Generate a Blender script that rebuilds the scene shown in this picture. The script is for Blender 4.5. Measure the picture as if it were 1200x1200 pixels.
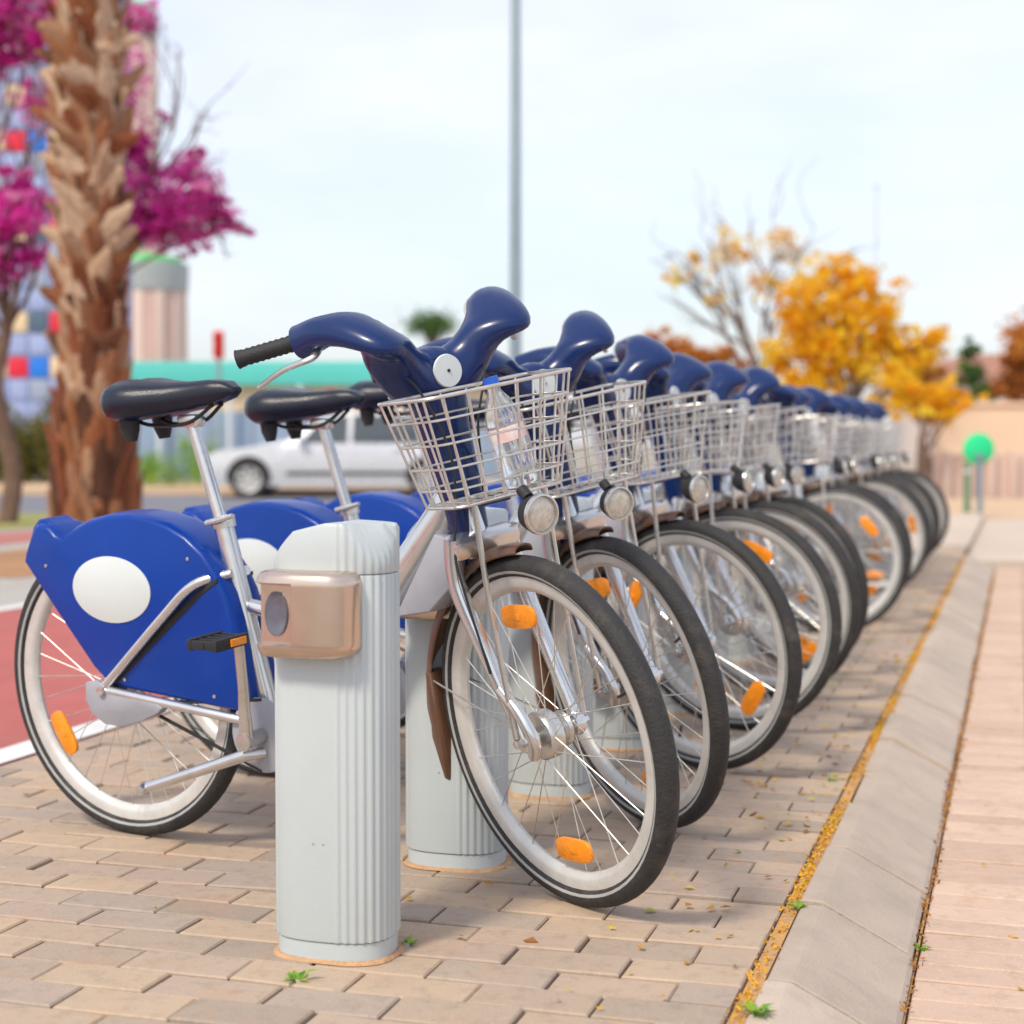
import bpy, bmesh, math, random
import numpy as np
from mathutils import Vector, Matrix, Euler

random.seed(7); rng = np.random.default_rng(11)
for o in list(bpy.data.objects): bpy.data.objects.remove(o)
SC = bpy.context.scene; COL = SC.collection

# ------------------------------------------------------------------ camera
F = 1950.0; CAM_H = 0.863; HORIZON = 519.0
PITCH = math.atan((600 - HORIZON) / F)
cam = bpy.data.cameras.new('camera'); cam_o = bpy.data.objects.new('camera', cam); COL.objects.link(cam_o)
cam.sensor_width = 36; cam.lens = 36 * F / 1200
cam.clip_start = 0.05; cam.clip_end = 2000
cam_o.location = (0, 0, CAM_H); cam_o.rotation_euler = (math.pi / 2 - PITCH, 0, 0)
cam.dof.use_dof = True; cam.dof.focus_distance = 3.08; cam.dof.aperture_fstop = 2.9
SC.camera = cam_o

# ------------------------------------------------------------------ light
SUN_EL, SUN_AZ = math.radians(48), math.radians(215)      # azimuth clockwise from +Y (view direction)
world = bpy.data.worlds.new('World'); SC.world = world; world.use_nodes = True
wn, wl = world.node_tree.nodes, world.node_tree.links
wn.clear()
out = wn.new('ShaderNodeOutputWorld'); bg = wn.new('ShaderNodeBackground'); bg.inputs['Strength'].default_value = 0.105
sky = wn.new('ShaderNodeTexSky'); sky.sky_type = 'NISHITA'; sky.sun_disc = False
sky.sun_elevation = SUN_EL; sky.sun_rotation = SUN_AZ; sky.dust_density = 2.0; sky.air_density = 1.2; sky.ozone_density = 4.0
tc = wn.new('ShaderNodeTexCoord'); mp = wn.new('ShaderNodeMapping'); mp.inputs['Scale'].default_value = (1.0, 1.0, 3.2)
nz = wn.new('ShaderNodeTexNoise'); nz.inputs['Scale'].default_value = 2.3; nz.inputs['Detail'].default_value = 7; nz.inputs['Roughness'].default_value = 0.55
rp = wn.new('ShaderNodeValToRGB')
rp.color_ramp.elements[0].position = 0.33; rp.color_ramp.elements[0].color = (0.40, 0.40, 0.40, 1)
rp.color_ramp.elements[1].position = 0.72; rp.color_ramp.elements[1].color = (0.90, 0.90, 0.90, 1)
mx = wn.new('ShaderNodeMix'); mx.data_type = 'RGBA'; mx.inputs['B'].default_value = (5.45, 5.5, 5.9, 1)
wl.new(tc.outputs['Generated'], mp.inputs['Vector']); wl.new(mp.outputs['Vector'], nz.inputs['Vector'])
wl.new(nz.outputs['Fac'], rp.inputs['Fac']); wl.new(rp.outputs['Color'], mx.inputs['Factor'])
wl.new(sky.outputs['Color'], mx.inputs['A']); wl.new(mx.outputs['Result'], bg.inputs['Color']); wl.new(bg.outputs['Background'], out.inputs['Surface'])

sd = bpy.data.lights.new('sun', 'SUN'); so = bpy.data.objects.new('sun', sd); COL.objects.link(so)
sd.energy = 1.5; sd.angle = math.radians(10); sd.color = (1.0, 0.90, 0.74)
sv = Vector((math.sin(SUN_AZ) * math.cos(SUN_EL), math.cos(SUN_AZ) * math.cos(SUN_EL), math.sin(SUN_EL)))
so.rotation_euler = sv.to_track_quat('Z', 'Y').to_euler(); so.location = sv * 30

SC.view_settings.view_transform = 'Standard'; SC.view_settings.look = 'None'
SC.view_settings.exposure = 0.92; SC.view_settings.gamma = 1.0

# ------------------------------------------------------------------ pixel and street coordinates
FW = Vector((0, math.cos(PITCH), -math.sin(PITCH))); UP = Vector((0, math.sin(PITCH), math.cos(PITCH))); CP = Vector((0, 0, CAM_H))
def ray(x, y): return Vector(((x - 600) / F, 0, 0)) + UP * ((600 - y) / F) + FW
def gnd(x, y, z=0.0): d = ray(x, y); return CP + d * ((z - CAM_H) / d.z)
def dep(x, y, Y): d = ray(x, y); return CP + d * (Y / d.y)
TH = math.radians(16.98); CT, ST = math.cos(TH), math.sin(TH)
def W(n, r, z=0.0): return Vector((n * CT + r * ST, -n * ST + r * CT, z))     # n across the row, r along it
def r_at_Y(n, Y): return (Y + n * ST) / CT

# ------------------------------------------------------------------ materials
MATS = {}
def nd(nt, t, **kw):
    n = nt.nodes.new(t)
    for k, v in kw.items():
        if k in n.inputs: n.inputs[k].default_value = v
        else: setattr(n, k, v)
    return n
def mat(name, col, rough=0.5, metal=0.0, var=0.12, nscale=8.0, bump=0.0, bscale=60.0, col2=None, spec=0.5, coat=0.0, trans=0.0, obj_random=0.0, dirt=None, dscale=3.0, damt=0.3):
    m = bpy.data.materials.new(name); m.use_nodes = True; nt = m.node_tree; L = nt.links
    p = nt.nodes['Principled BSDF']
    p.inputs['Roughness'].default_value = rough; p.inputs['Metallic'].default_value = metal
    p.inputs['Specular IOR Level'].default_value = spec; p.inputs['Coat Weight'].default_value = coat
    p.inputs['Coat Roughness'].default_value = 0.08
    p.inputs['Transmission Weight'].default_value = trans
    tco = nd(nt, 'ShaderNodeTexCoord'); oio = nd(nt, 'ShaderNodeObjectInfo'); vm_ = nd(nt, 'ShaderNodeVectorMath', operation='MULTIPLY_ADD')
    vm_.inputs[0].default_value = (37.0, 19.0, 53.0); L.new(oio.outputs['Random'], vm_.inputs[1]); L.new(tco.outputs['Object'], vm_.inputs[2])
    class t: outputs = {'Object': vm_.outputs[0]}
    n1 = nd(nt, 'ShaderNodeTexNoise', Scale=nscale, Detail=6.0, Roughness=0.6)
    L.new(t.outputs['Object'], n1.inputs['Vector'])
    c2 = col2 if col2 else tuple(c * (1 - 2.2 * var) for c in col)
    r = nd(nt, 'ShaderNodeValToRGB'); L.new(n1.outputs['Fac'], r.inputs['Fac'])
    r.color_ramp.elements[0].position = 0.3; r.color_ramp.elements[0].color = (*c2, 1)
    r.color_ramp.elements[1].position = 0.68; r.color_ramp.elements[1].color = (*col, 1)
    cur = r.outputs['Color']
    if dirt:
        n3 = nd(nt, 'ShaderNodeTexNoise', Scale=dscale, Detail=8.0, Roughness=0.7); L.new(t.outputs['Object'], n3.inputs['Vector'])
        r3 = nd(nt, 'ShaderNodeValToRGB'); r3.color_ramp.elements[0].position = 0.52; r3.color_ramp.elements[1].position = 0.75
        r3.color_ramp.elements[0].color = (0, 0, 0, 1); r3.color_ramp.elements[1].color = (damt, damt, damt, 1)
        L.new(n3.outputs['Fac'], r3.inputs['Fac'])
        mxd = nd(nt, 'ShaderNodeMix', data_type='RGBA'); mxd.inputs['B'].default_value = (*dirt, 1)
        L.new(r3.outputs['Color'], mxd.inputs['Factor']); L.new(cur, mxd.inputs['A']); cur = mxd.outputs['Result']
    if obj_random:
        oi = nd(nt, 'ShaderNodeObjectInfo'); hs = nd(nt, 'ShaderNodeHueSaturation')
        mr = nd(nt, 'ShaderNodeMapRange'); mr.inputs['To Min'].default_value = 1 - obj_random; mr.inputs['To Max'].default_value = 1 + obj_random
        L.new(oi.outputs['Random'], mr.inputs['Value']); L.new(mr.outputs['Result'], hs.inputs['Value']); L.new(cur, hs.inputs['Color']); cur = hs.outputs['Color']
    L.new(cur, p.inputs['Base Color'])
    # roughness breakup
    mr2 = nd(nt, 'ShaderNodeMapRange'); mr2.inputs['To Min'].default_value = max(0.02, rough - 0.08); mr2.inputs['To Max'].default_value = min(1, rough + 0.12)
    L.new(n1.outputs['Fac'], mr2.inputs['Value']); L.new(mr2.outputs['Result'], p.inputs['Roughness'])
    if bump:
        n2 = nd(nt, 'ShaderNodeTexNoise', Scale=bscale, Detail=5.0); L.new(t.outputs['Object'], n2.inputs['Vector'])
        b = nd(nt, 'ShaderNodeBump', Strength=bump, Distance=0.01); L.new(n2.outputs['Fac'], b.inputs['Height']); L.new(b.outputs['Normal'], p.inputs['Normal'])
    MATS[name] = m; return m

def leaf_mat(name, cols, rough=0.6, transl=0.25):
    """foliage: per-leaf tint from the mesh attribute 'tint'"""
    m = bpy.data.materials.new(name); m.use_nodes = True; nt = m.node_tree; L = nt.links
    p = nt.nodes['Principled BSDF']; p.inputs['Roughness'].default_value = rough
    at = nd(nt, 'ShaderNodeAttribute', attribute_name='tint'); r = nd(nt, 'ShaderNodeValToRGB')
    els = r.color_ramp.elements
    while len(els) < len(cols): els.new(0.5)
    for i, c in enumerate(cols): els[i].position = i / (len(cols) - 1); els[i].color = (*c, 1)
    L.new(at.outputs['Fac'], r.inputs['Fac']); L.new(r.outputs['Color'], p.inputs['Base Color'])
    tr = nd(nt, 'ShaderNodeBsdfTranslucent'); L.new(r.outputs['Color'], tr.inputs['Color'])
    ms = nd(nt, 'ShaderNodeMixShader'); ms.inputs[0].default_value = transl
    o = nt.nodes['Material Output']; L.new(p.outputs[0], ms.inputs[1]); L.new(tr.outputs[0], ms.inputs[2]); L.new(ms.outputs[0], o.inputs['Surface'])
    MATS[name] = m; return m

def paver_mat(name, cols, pn, pr, bond, seed, stain, rough=0.85):
    """one tint per paver, from the paver's own cell in street coordinates"""
    m = bpy.data.materials.new(name); m.use_nodes = True; nt = m.node_tree; L = nt.links
    p = nt.nodes['Principled BSDF']; p.inputs['Roughness'].default_value = rough; p.inputs['Specular IOR Level'].default_value = 0.3
    g = nd(nt, 'ShaderNodeNewGeometry'); vr = nd(nt, 'ShaderNodeVectorRotate', rotation_type='Z_AXIS'); vr.inputs['Angle'].default_value = TH
    L.new(g.outputs['Position'], vr.inputs['Vector']); sx = nd(nt, 'ShaderNodeSeparateXYZ'); L.new(vr.outputs['Vector'], sx.inputs[0])
    def mth(op, a, b=None):
        q = nd(nt, 'ShaderNodeMath', operation=op)
        for i, v in enumerate((a, b)):
            if v is None: continue
            if isinstance(v, (int, float)): q.inputs[i].default_value = v
            else: L.new(v, q.inputs[i])
        return q.outputs[0]
    row = mth('FLOOR', mth('DIVIDE', sx.outputs['Y'], pr))
    off = mth('MULTIPLY', mth('FLOORED_MODULO', row, 2.0), bond * pn)
    colid = mth('FLOOR', mth('DIVIDE', mth('ADD', mth('ADD', sx.outputs['X'], 0.012 if bond else 0.17), off), pn))
    cb = nd(nt, 'ShaderNodeCombineXYZ'); L.new(row, cb.inputs[0]); L.new(colid, cb.inputs[1]); cb.inputs[2].default_value = seed
    w = nd(nt, 'ShaderNodeTexWhiteNoise'); L.new(cb.outputs[0], w.inputs['Vector'])
    r = nd(nt, 'ShaderNodeValToRGB'); els = r.color_ramp.elements
    while len(els) < len(cols): els.new(0.5)
    for i, c in enumerate(cols): els[i].position = i / (len(cols) - 1); els[i].color = (*c, 1)
    L.new(w.outputs['Value'], r.inputs['Fac'])
    n1 = nd(nt, 'ShaderNodeTexNoise', Scale=26.0, Detail=8.0, Roughness=0.7); L.new(g.outputs['Position'], n1.inputs['Vector'])
    n2 = nd(nt, 'ShaderNodeTexNoise', Scale=1.7, Detail=6.0, Roughness=0.6); L.new(g.outputs['Position'], n2.inputs['Vector'])
    n3 = nd(nt, 'ShaderNodeTexNoise', Scale=220.0, Detail=3.0); L.new(g.outputs['Position'], n3.inputs['Vector'])
    def mixc(a, b, fac, lo, hi, amt):
        rr = nd(nt, 'ShaderNodeMapRange'); rr.inputs['From Min'].default_value = lo; rr.inputs['From Max'].default_value = hi; rr.inputs['To Max'].default_value = amt
        L.new(fac, rr.inputs['Value']); q = nd(nt, 'ShaderNodeMix', data_type='RGBA'); L.new(rr.outputs['Result'], q.inputs['Factor']); L.new(a, q.inputs['A']); q.inputs['B'].default_value = (*b, 1); return q.outputs['Result']
    c = mixc(r.outputs['Color'], stain, n2.outputs['Fac'], 0.45, 0.72, 0.45)
    c = mixc(c, tuple(v * 0.55 for v in cols[0]), n1.outputs['Fac'], 0.5, 0.8, 0.55)
    n4 = nd(nt, 'ShaderNodeTexNoise', Scale=6.5, Detail=9.0, Roughness=0.75, Distortion=0.6); L.new(g.outputs['Position'], n4.inputs['Vector'])
    c = mixc(c, (0.52, 0.27, 0.14), n4.outputs['Fac'], 0.54, 0.72, 0.55)
    c = mixc(c, tuple(min(1, v * 1.5) for v in cols[-1]), n3.outputs['Fac'], 0.56, 0.8, 0.4)
    L.new(c, p.inputs['Base Color'])
    b = nd(nt, 'ShaderNodeBump', Strength=0.35, Distance=0.004); L.new(n1.outputs['Fac'], b.inputs['Height'])
    b2 = nd(nt, 'ShaderNodeBump', Strength=0.25, Distance=0.002); L.new(n3.outputs['Fac'], b2.inputs['Height']); L.new(b.outputs['Normal'], b2.inputs['Normal'])
    L.new(b2.outputs['Normal'], p.inputs['Normal'])
    MATS[name] = m; return m

mat('blue_plastic', (0.0, 0.042, 0.31), 0.30, var=0.08, nscale=4, spec=0.25, coat=0.10, dirt=(0.12, 0.14, 0.22), dscale=9, damt=0.05)
mat('navy_plastic', (0.0, 0.018, 0.108), 0.24, var=0.08, nscale=5, spec=0.4, coat=0.15)
mat('black_rubber', (0.022, 0.022, 0.025), 0.62, var=0.15, nscale=30, bump=0.2, bscale=300)
mat('saddle_vinyl', (0.003, 0.006, 0.020), 0.28, var=0.1, nscale=20, bump=0.12, bscale=420)
mat('tyre_rubber', (0.032, 0.031, 0.032), 0.7, var=0.15, nscale=14, bump=0.35, bscale=160, dirt=(0.16, 0.13, 0.10), dscale=11, damt=0.45)
mat('reflex_band', (0.42, 0.43, 0.42), 0.45, var=0.1, nscale=14)
mat('silver_paint', (0.72, 0.72, 0.72), 0.22, metal=0.88, var=0.05, nscale=10, coat=0.3, dirt=(0.30, 0.26, 0.22), dscale=16, damt=0.25)
mat('alloy', (0.70, 0.69, 0.66), 0.26, metal=0.9, var=0.08, nscale=12, dirt=(0.25, 0.2, 0.16), dscale=20, damt=0.3)
mat('rim_alloy', (0.70, 0.69, 0.66), 0.42, metal=0.35, var=0.07, nscale=14, dirt=(0.30, 0.25, 0.2), dscale=22, damt=0.3)
mat('wire_steel', (0.74, 0.72, 0.68), 0.34, metal=0.85, var=0.1, nscale=30, dirt=(0.30, 0.19, 0.10), dscale=26, damt=0.4)
mat('emblem', (0.63, 0.68, 0.68), 0.4, var=0.03, nscale=6)
mat('orange_reflector', (1.0, 0.31, 0.004), 0.25, var=0.08, nscale=40, bump=0.25, bscale=240, coat=0.4)
mat('brown_guard', (0.15, 0.072, 0.038), 0.38, var=0.15, nscale=12, coat=0.2, dirt=(0.22, 0.15, 0.10), dscale=14, damt=0.5)
mat('grey_plastic', (0.36, 0.37, 0.42), 0.45, var=0.07, nscale=10, dirt=(0.2, 0.18, 0.16), dscale=12, damt=0.3)
mat('dark_metal', (0.05, 0.05, 0.055), 0.4, metal=0.6, var=0.1)
mat('lamp_glass', (0.62, 0.58, 0.50), 0.25, metal=0.2, var=0.15, nscale=60, coat=0.8)
mat('post_paint', (0.50, 0.55, 0.56), 0.42, var=0.03, nscale=7, dirt=(0.36, 0.34, 0.30), dscale=7, damt=0.22, bump=0.05, bscale=180)
mat('bronze', (0.68, 0.54, 0.44), 0.20, metal=0.92, var=0.05, nscale=9, dirt=(0.38, 0.27, 0.20), dscale=12, damt=0.25)
mat('lens_grey', (0.12, 0.12, 0.16), 0.2, var=0.1, nscale=30, coat=0.5)
mat('mortar', (0.62, 0.36, 0.19), 0.9, var=0.12, nscale=30, bump=0.6, bscale=90)
paver_mat('pavers', [(0.34, 0.275, 0.22), (0.44, 0.335, 0.25), (0.51, 0.38, 0.265), (0.39, 0.315, 0.26), (0.48, 0.355, 0.265)], 0.2, 0.1, 0.5, 3.0, (0.31, 0.25, 0.22))
paver_mat('tiles', [(0.52, 0.37, 0.28), (0.59, 0.425, 0.325), (0.64, 0.47, 0.36)], 0.2, 0.1, 0.0, 5.0, (0.44, 0.31, 0.245))
mat('dust', (0.66, 0.35, 0.10), 0.95, var=0.2, nscale=14, col2=(0.40, 0.27, 0.18), bump=0.8, bscale=90)
mat('joint_sand', (0.24, 0.14, 0.09), 0.95, var=0.2, nscale=30, bump=0.8, bscale=120)
mat('kerb_stone', (0.53, 0.43, 0.345), 0.85, var=0.09, nscale=6, bump=0.3, bscale=140, dirt=(0.36, 0.28, 0.22), dscale=9, damt=0.6, obj_random=0.07)
mat('red_lane', (0.48, 0.125, 0.11), 0.85, var=0.09, nscale=2.5, bump=0.3, bscale=160, dirt=(0.45, 0.22, 0.18), dscale=4, damt=0.5)
mat('lane_paint', (0.76, 0.76, 0.74), 0.7, var=0.06, nscale=8, dirt=(0.5, 0.44, 0.4), dscale=18, damt=0.6)
mat('concrete', (0.45, 0.41, 0.37), 0.9, var=0.08, nscale=1.5, bump=0.3, bscale=60)
mat('pale_concrete', (0.60, 0.49, 0.39), 0.9, var=0.07, nscale=0.7, bump=0.3, bscale=40)
mat('soil', (0.50, 0.27, 0.13), 0.95, var=0.2, nscale=4, bump=0.8, bscale=30)
mat('sand', (0.66, 0.46, 0.29), 0.95, var=0.08, nscale=0.5, bump=0.3, bscale=20)
mat('asphalt', (0.20, 0.20, 0.23), 0.9, var=0.08, nscale=0.6, bump=0.3, bscale=50)
mat('dirt_ground', (0.38, 0.33, 0.27), 0.95, var=0.1, nscale=0.2)
mat('red_brick_band', (0.47, 0.17, 0.14), 0.9, var=0.08, nscale=2)
mat('verge', (0.42, 0.33, 0.10), 0.95, var=0.25, nscale=3, col2=(0.12, 0.2, 0.04))
mat('bark', (0.20, 0.12, 0.085), 0.9, var=0.2, nscale=7, bump=0.8, bscale=30)
mat('twig', (0.24, 0.16, 0.14), 0.9, var=0.15, nscale=7)
mat('lamp_post_paint', (0.30, 0.38, 0.41), 0.45, metal=0.3, var=0.06, nscale=3)
mat('mast_paint', (0.66, 0.72, 0.78), 0.5, var=0.04)
mat('car_paint', (0.70, 0.71, 0.73), 0.25, metal=0.35, var=0.02, nscale=2, coat=0.8)
mat('car_glass', (0.05, 0.065, 0.075), 0.06, var=0.02, coat=0.6)
mat('car_trim', (0.02, 0.02, 0.022), 0.5, var=0.05)
mat('bottle_plastic', (0.90, 0.93, 0.95), 0.08, var=0.01, trans=0.9)
mat('bottle_label', (0.80, 0.45, 0.42), 0.4, var=0.1, nscale=30, col2=(0.85, 0.82, 0.82))
mat('bottle_cap', (0.02, 0.12, 0.6), 0.35, var=0.05)
leaf_mat('blossom', [(0.40, 0.006, 0.17), (0.60, 0.012, 0.30), (0.76, 0.03, 0.42), (0.80, 0.08, 0.50), (0.80, 0.50, 0.60)], 0.6, 0.3)
leaf_mat('yellow_leaf', [(0.70, 0.30, 0.010), (0.92, 0.50, 0.010), (0.95, 0.66, 0.015), (0.95, 0.76, 0.06)], 0.6, 0.5)
leaf_mat('russet_leaf', [(0.34, 0.12, 0.03), (0.58, 0.20, 0.03), (0.72, 0.34, 0.05)], 0.6, 0.3)
leaf_mat('green_leaf', [(0.03, 0.08, 0.02), (0.07, 0.16, 0.03), (0.16, 0.26, 0.04)], 0.6, 0.25)
leaf_mat('olive_leaf', [(0.07, 0.08, 0.02), (0.16, 0.16, 0.03), (0.28, 0.22, 0.04)], 0.6, 0.25)
leaf_mat('weed_leaf', [(0.10, 0.25, 0.02), (0.22, 0.42, 0.03), (0.38, 0.50, 0.04)], 0.5, 0.3)
leaf_mat('moss_leaf', [(0.38, 0.17, 0.03), (0.66, 0.32, 0.03), (0.74, 0.42, 0.04), (0.50, 0.50, 0.05)], 0.8, 0.15)
leaf_mat('dead_leaf', [(0.28, 0.11, 0.03), (0.50, 0.24, 0.04), (0.62, 0.40, 0.05), (0.35, 0.40, 0.06)], 0.7, 0.15)

# ------------------------------------------------------------------ mesh building
class MB:
    def __init__(s): s.v = []; s.f = []; s.m = []; s.sm = []
    def add(s, vs, fs, mi=0, smooth=True):
        o = len(s.v); s.v.extend([tuple(q) for q in vs]); s.f.extend([tuple(i + o for i in f) for f in fs]); s.m.extend([mi] * len(fs)); s.sm.extend([smooth] * len(fs))
    def box(s, c, d, rot=None, bev=0.0, mi=0):
        x, y, z = (q / 2 for q in d); b = min(bev, x * .9, y * .9, z * .9); vs = []; 
        bm = bmesh.new(); bmesh.ops.create_cube(bm, size=1)
        for v in bm.verts: v.co = Vector((v.co.x * d[0], v.co.y * d[1], v.co.z * d[2]))
        if b > 0: bmesh.ops.bevel(bm, geom=list(bm.edges), offset=b, segments=2, profile=0.6, affect='EDGES')
        M = (rot.to_4x4() if rot else Matrix.Identity(4)); M = Matrix.Translation(Vector(c)) @ M
        bm.verts.index_update(); s.add([M @ v.co for v in bm.verts], [[v.index for v in f.verts] for f in bm.faces], mi, b > 0); bm.free()
    def tube(s, pts, rad, seg=10, caps=True, mi=0, flat=None, closed=False):
        """rad: number or list; flat=(scale, axis): squash the section along an axis"""
        P = [Vector(p) for p in pts]; n = len(P); R = [rad] * n if isinstance(rad, (int, float)) else list(rad)
        T = []
        for i in range(n):
            if closed: t = P[(i + 1) % n] - P[i - 1]
            else: t = P[min(i + 1, n - 1)] - P[max(i - 1, 0)]
            T.append(t.normalized())
        a = Vector((0, 0, 1)) if abs(T[0].z) < 0.9 else Vector((1, 0, 0))
        N = (a - T[0] * a.dot(T[0])).normalized(); vs = []
        for i in range(n):
            N = (N - T[i] * N.dot(T[i])).normalized(); B = T[i].cross(N)
            for k in range(seg):
                q = 2 * math.pi * k / seg; d = (N * math.cos(q) + B * math.sin(q)) * R[i]
                if flat: ax = Vector(flat[1]); d = d - ax * d.dot(ax) * (1 - flat[0])
                vs.append(P[i] + d)
        fs = []
        for i in range(n if closed else n - 1):
            j = (i + 1) % n
            for k in range(seg): fs.append((i * seg + k, i * seg + (k + 1) % seg, j * seg + (k + 1) % seg, j * seg + k))
        if caps and not closed: fs.append(tuple(range(seg))[::-1]); fs.append(tuple((n - 1) * seg + k for k in range(seg)))
        s.add(vs, fs, mi)
    def loft(s, rings, cap=True, mi=0, smooth=True):
        n = len(rings[0]); vs = [p for r in rings for p in r]; fs = []
        for i in range(len(rings) - 1):
            for k in range(n): fs.append((i * n + k, i * n + (k + 1) % n, (i + 1) * n + (k + 1) % n, (i + 1) * n + k))
        if cap: fs.append(tuple(range(n))[::-1]); fs.append(tuple((len(rings) - 1) * n + k for k in range(n)))
        s.add(vs, fs, mi, smooth)
    def lathe(s, prof, axis='y', c=(0, 0, 0), seg=48, mi=0, mis=None):
        """prof: closed list of (radius, offset along axis)"""
        m = len(prof); vs = []; c = Vector(c)
        for k in range(seg):
            q = 2 * math.pi * k / seg
            for (r, o) in prof:
                p = {'y': (r * math.cos(q), o, r * math.sin(q)), 'z': (r * math.cos(q), r * math.sin(q), o), 'x': (o, r * math.cos(q), r * math.sin(q))}[axis]
                vs.append(c + Vector(p))
        for j in range(m):
            fs = [(k * m + j, ((k + 1) % seg) * m + j, ((k + 1) % seg) * m + (j + 1) % m, k * m + (j + 1) % m) for k in range(seg)]
            if j == 0: s.add(vs, fs, mis[j] if mis else mi); base = len(s.v) - len(vs)
            else: s.f.extend([tuple(i + base for i in f) for f in fs]); s.m.extend([mis[j] if mis else mi] * seg); s.sm.extend([True] * seg)
    def prism(s, poly, y0, y1, bev=0.0, mi=0, steps=3):
        """poly in (x,z), extruded along y with rounded edges"""
        P = [Vector((p[0], p[1])) for p in poly]; n = len(P)
        A = sum(P[i].x * P[(i + 1) % n].y - P[(i + 1) % n].x * P[i].y for i in range(n)); sg = 1 if A > 0 else -1
        def inset(d):
            o = []
            for i in range(n):
                e1 = (P[i] - P[i - 1]).normalized(); e2 = (P[(i + 1) % n] - P[i]).normalized()
                n1 = Vector((-e1.y, e1.x)) * sg; n2 = Vector((-e2.y, e2.x)) * sg; b = n1 + n2
                k = max(0.35, b.length_squared / 2); o.append(P[i] + b * (d / k) * 0.5 * 1.0 if False else P[i] + (b / k) * d * 0.5 * 2 / 2)
            return o
        rings = []
        sgn = 1 if y1 > y0 else -1
        if bev > 0:
            for j in range(steps + 1):
                q = math.pi / 2 * j / steps; ins = inset(bev * (1 - math.sin(q))); yy = y0 + sgn * bev * (1 - math.cos(q)); rings.append([(p.x, yy, p.y) for p in ins])
            for j in range(steps, -1, -1):
                q = math.pi / 2 * j / steps; ins = inset(bev * (1 - math.sin(q))); yy = y1 - sgn * bev * (1 - math.cos(q)); rings.append([(p.x, yy, p.y) for p in ins])
        else: rings = [[(p.x, y0, p.y) for p in P], [(p.x, y1, p.y) for p in P]]
        s.loft(rings, True, mi, bev > 0)
    def mesh(s, name, mats):
        me = bpy.data.meshes.new(name); me.from_pydata(s.v, [], s.f); me.update()
        for q in (mats if isinstance(mats, (list, tuple)) else [mats]): me.materials.append(MATS[q])
        me.polygons.foreach_set('material_index', s.m); me.polygons.foreach_set('use_smooth', s.sm)
        bm = bmesh.new(); bm.from_mesh(me); bmesh.ops.recalc_face_normals(bm, faces=bm.faces); bm.to_mesh(me); bm.free()
        if any(s.sm): me.set_sharp_from_angle(angle=math.radians(42))
        return me
    def build(s, name, mats, parent=None, loc=None): return obj(name, s.mesh(name, mats), parent, loc)

def obj(name, me, parent=None, loc=None):
    o = bpy.data.objects.new(name, me); COL.objects.link(o)
    if parent: o.parent = parent
    if loc is not None: o.location = loc
    return o
def tag(o, label=None, cat=None, group=None, kind=None):
    for k, v in (('label', label), ('category', cat), ('group', group), ('kind', kind)):
        if v: o[k] = v
    return o
def empty(name, loc=(0, 0, 0), rz=0): o = obj(name, None); o.location = loc; o.rotation_euler = (0, 0, rz); o.empty_display_size = 0.1; return o
def copy_tree(o, parent=None):
    c = o.copy(); COL.objects.link(c); c.parent = parent
    for ch in list(o.children): copy_tree(ch, c)
    return c
def sheet(name, pts, z, m):
    b = MB(); b.add([(p[0], p[1], z) for p in pts], [tuple(range(len(pts)))], 0, False); return tag(b.build(name, m), kind='structure')
def slab(name, pts, z0, z1, m):
    b = MB(); n = len(pts); vs = [(p[0], p[1], z) for z in (z0, z1) for p in pts]
    b.add(vs, [tuple(range(n))[::-1], tuple(range(n, 2 * n))] + [(i, (i + 1) % n, n + (i + 1) % n, n + i) for i in range(n)], 0, False); return tag(b.build(name, m), kind='structure')
def smooth_path(pts, n=6):
    """Catmull-Rom through points"""
    P = [Vector(p) for p in pts]; P = [P[0] * 2 - P[1]] + P + [P[-1] * 2 - P[-2]]; o = []
    for i in range(1, len(P) - 2):
        for k in range(n):
            t = k / n; a, b, c, d = P[i - 1:i + 3]
            o.append(0.5 * ((2 * b) + (c - a) * t + (2 * a - 5 * b + 4 * c - d) * t * t + (-a + 3 * b - 3 * c + d) * t ** 3))
    o.append(P[-2]); return o
def lerp_list(vals, n):
    x = np.linspace(0, len(vals) - 1, n); return list(np.interp(x, range(len(vals)), vals))

# ------------------------------------------------------------------ ground
tag(sheet('ground', [(-500, -60), (500, -60), (500, 900), (-500, 900)], -0.13, 'dirt_ground'), kind='structure')
YE = 20.3                                              # the pavements end here, at the cross street
def strip(name, n0, n1, z, m, r0=-3.0, Y1=YE): return sheet(name, [W(n0, r0), W(n1, r0), W(n1, r_at_Y(n1, Y1)), W(n0, r_at_Y(n0, Y1))], z, m)
N_LANE = -2.60
def sslab(name, n0, n1, z0, z1, m, r0=-3.0, Y1=YE): return slab(name, [W(n0, r0), W(n1, r0), W(n1, r_at_Y(n1, Y1)), W(n0, r_at_Y(n0, Y1))], z0, z1, m)
pave = sslab('pavement', N_LANE + 0.004, -0.412, -0.125, -0.010, 'joint_sand', 0.2, 14.6)
sslab('bike_lane', -5.1, N_LANE, -0.125, 0.0, 'red_lane')
strip('lane_marking', -2.73, -2.605, 0.004, 'lane_paint'); strip('lane_marking', -5.1, -4.98, 0.004, 'lane_paint')
sslab('sidewalk', -26.0, -5.104, -0.125, 0.0, 'concrete')
strip('red_brick_path', -9.3, -8.25, 0.004, 'red_brick_band')
strip('grass_verge', -13.5, -9.6, 0.006, 'verge')
sheet('tree_pit', [W(-7.7, 9.2), W(-6.1, 9.2), W(-6.1, 14.2), W(-7.7, 14.2)], 0.005, 'soil')
sslab('paved_end', N_LANE + 0.004, -0.412, -0.124, -0.004, 'pale_concrete', 14.604)
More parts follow.
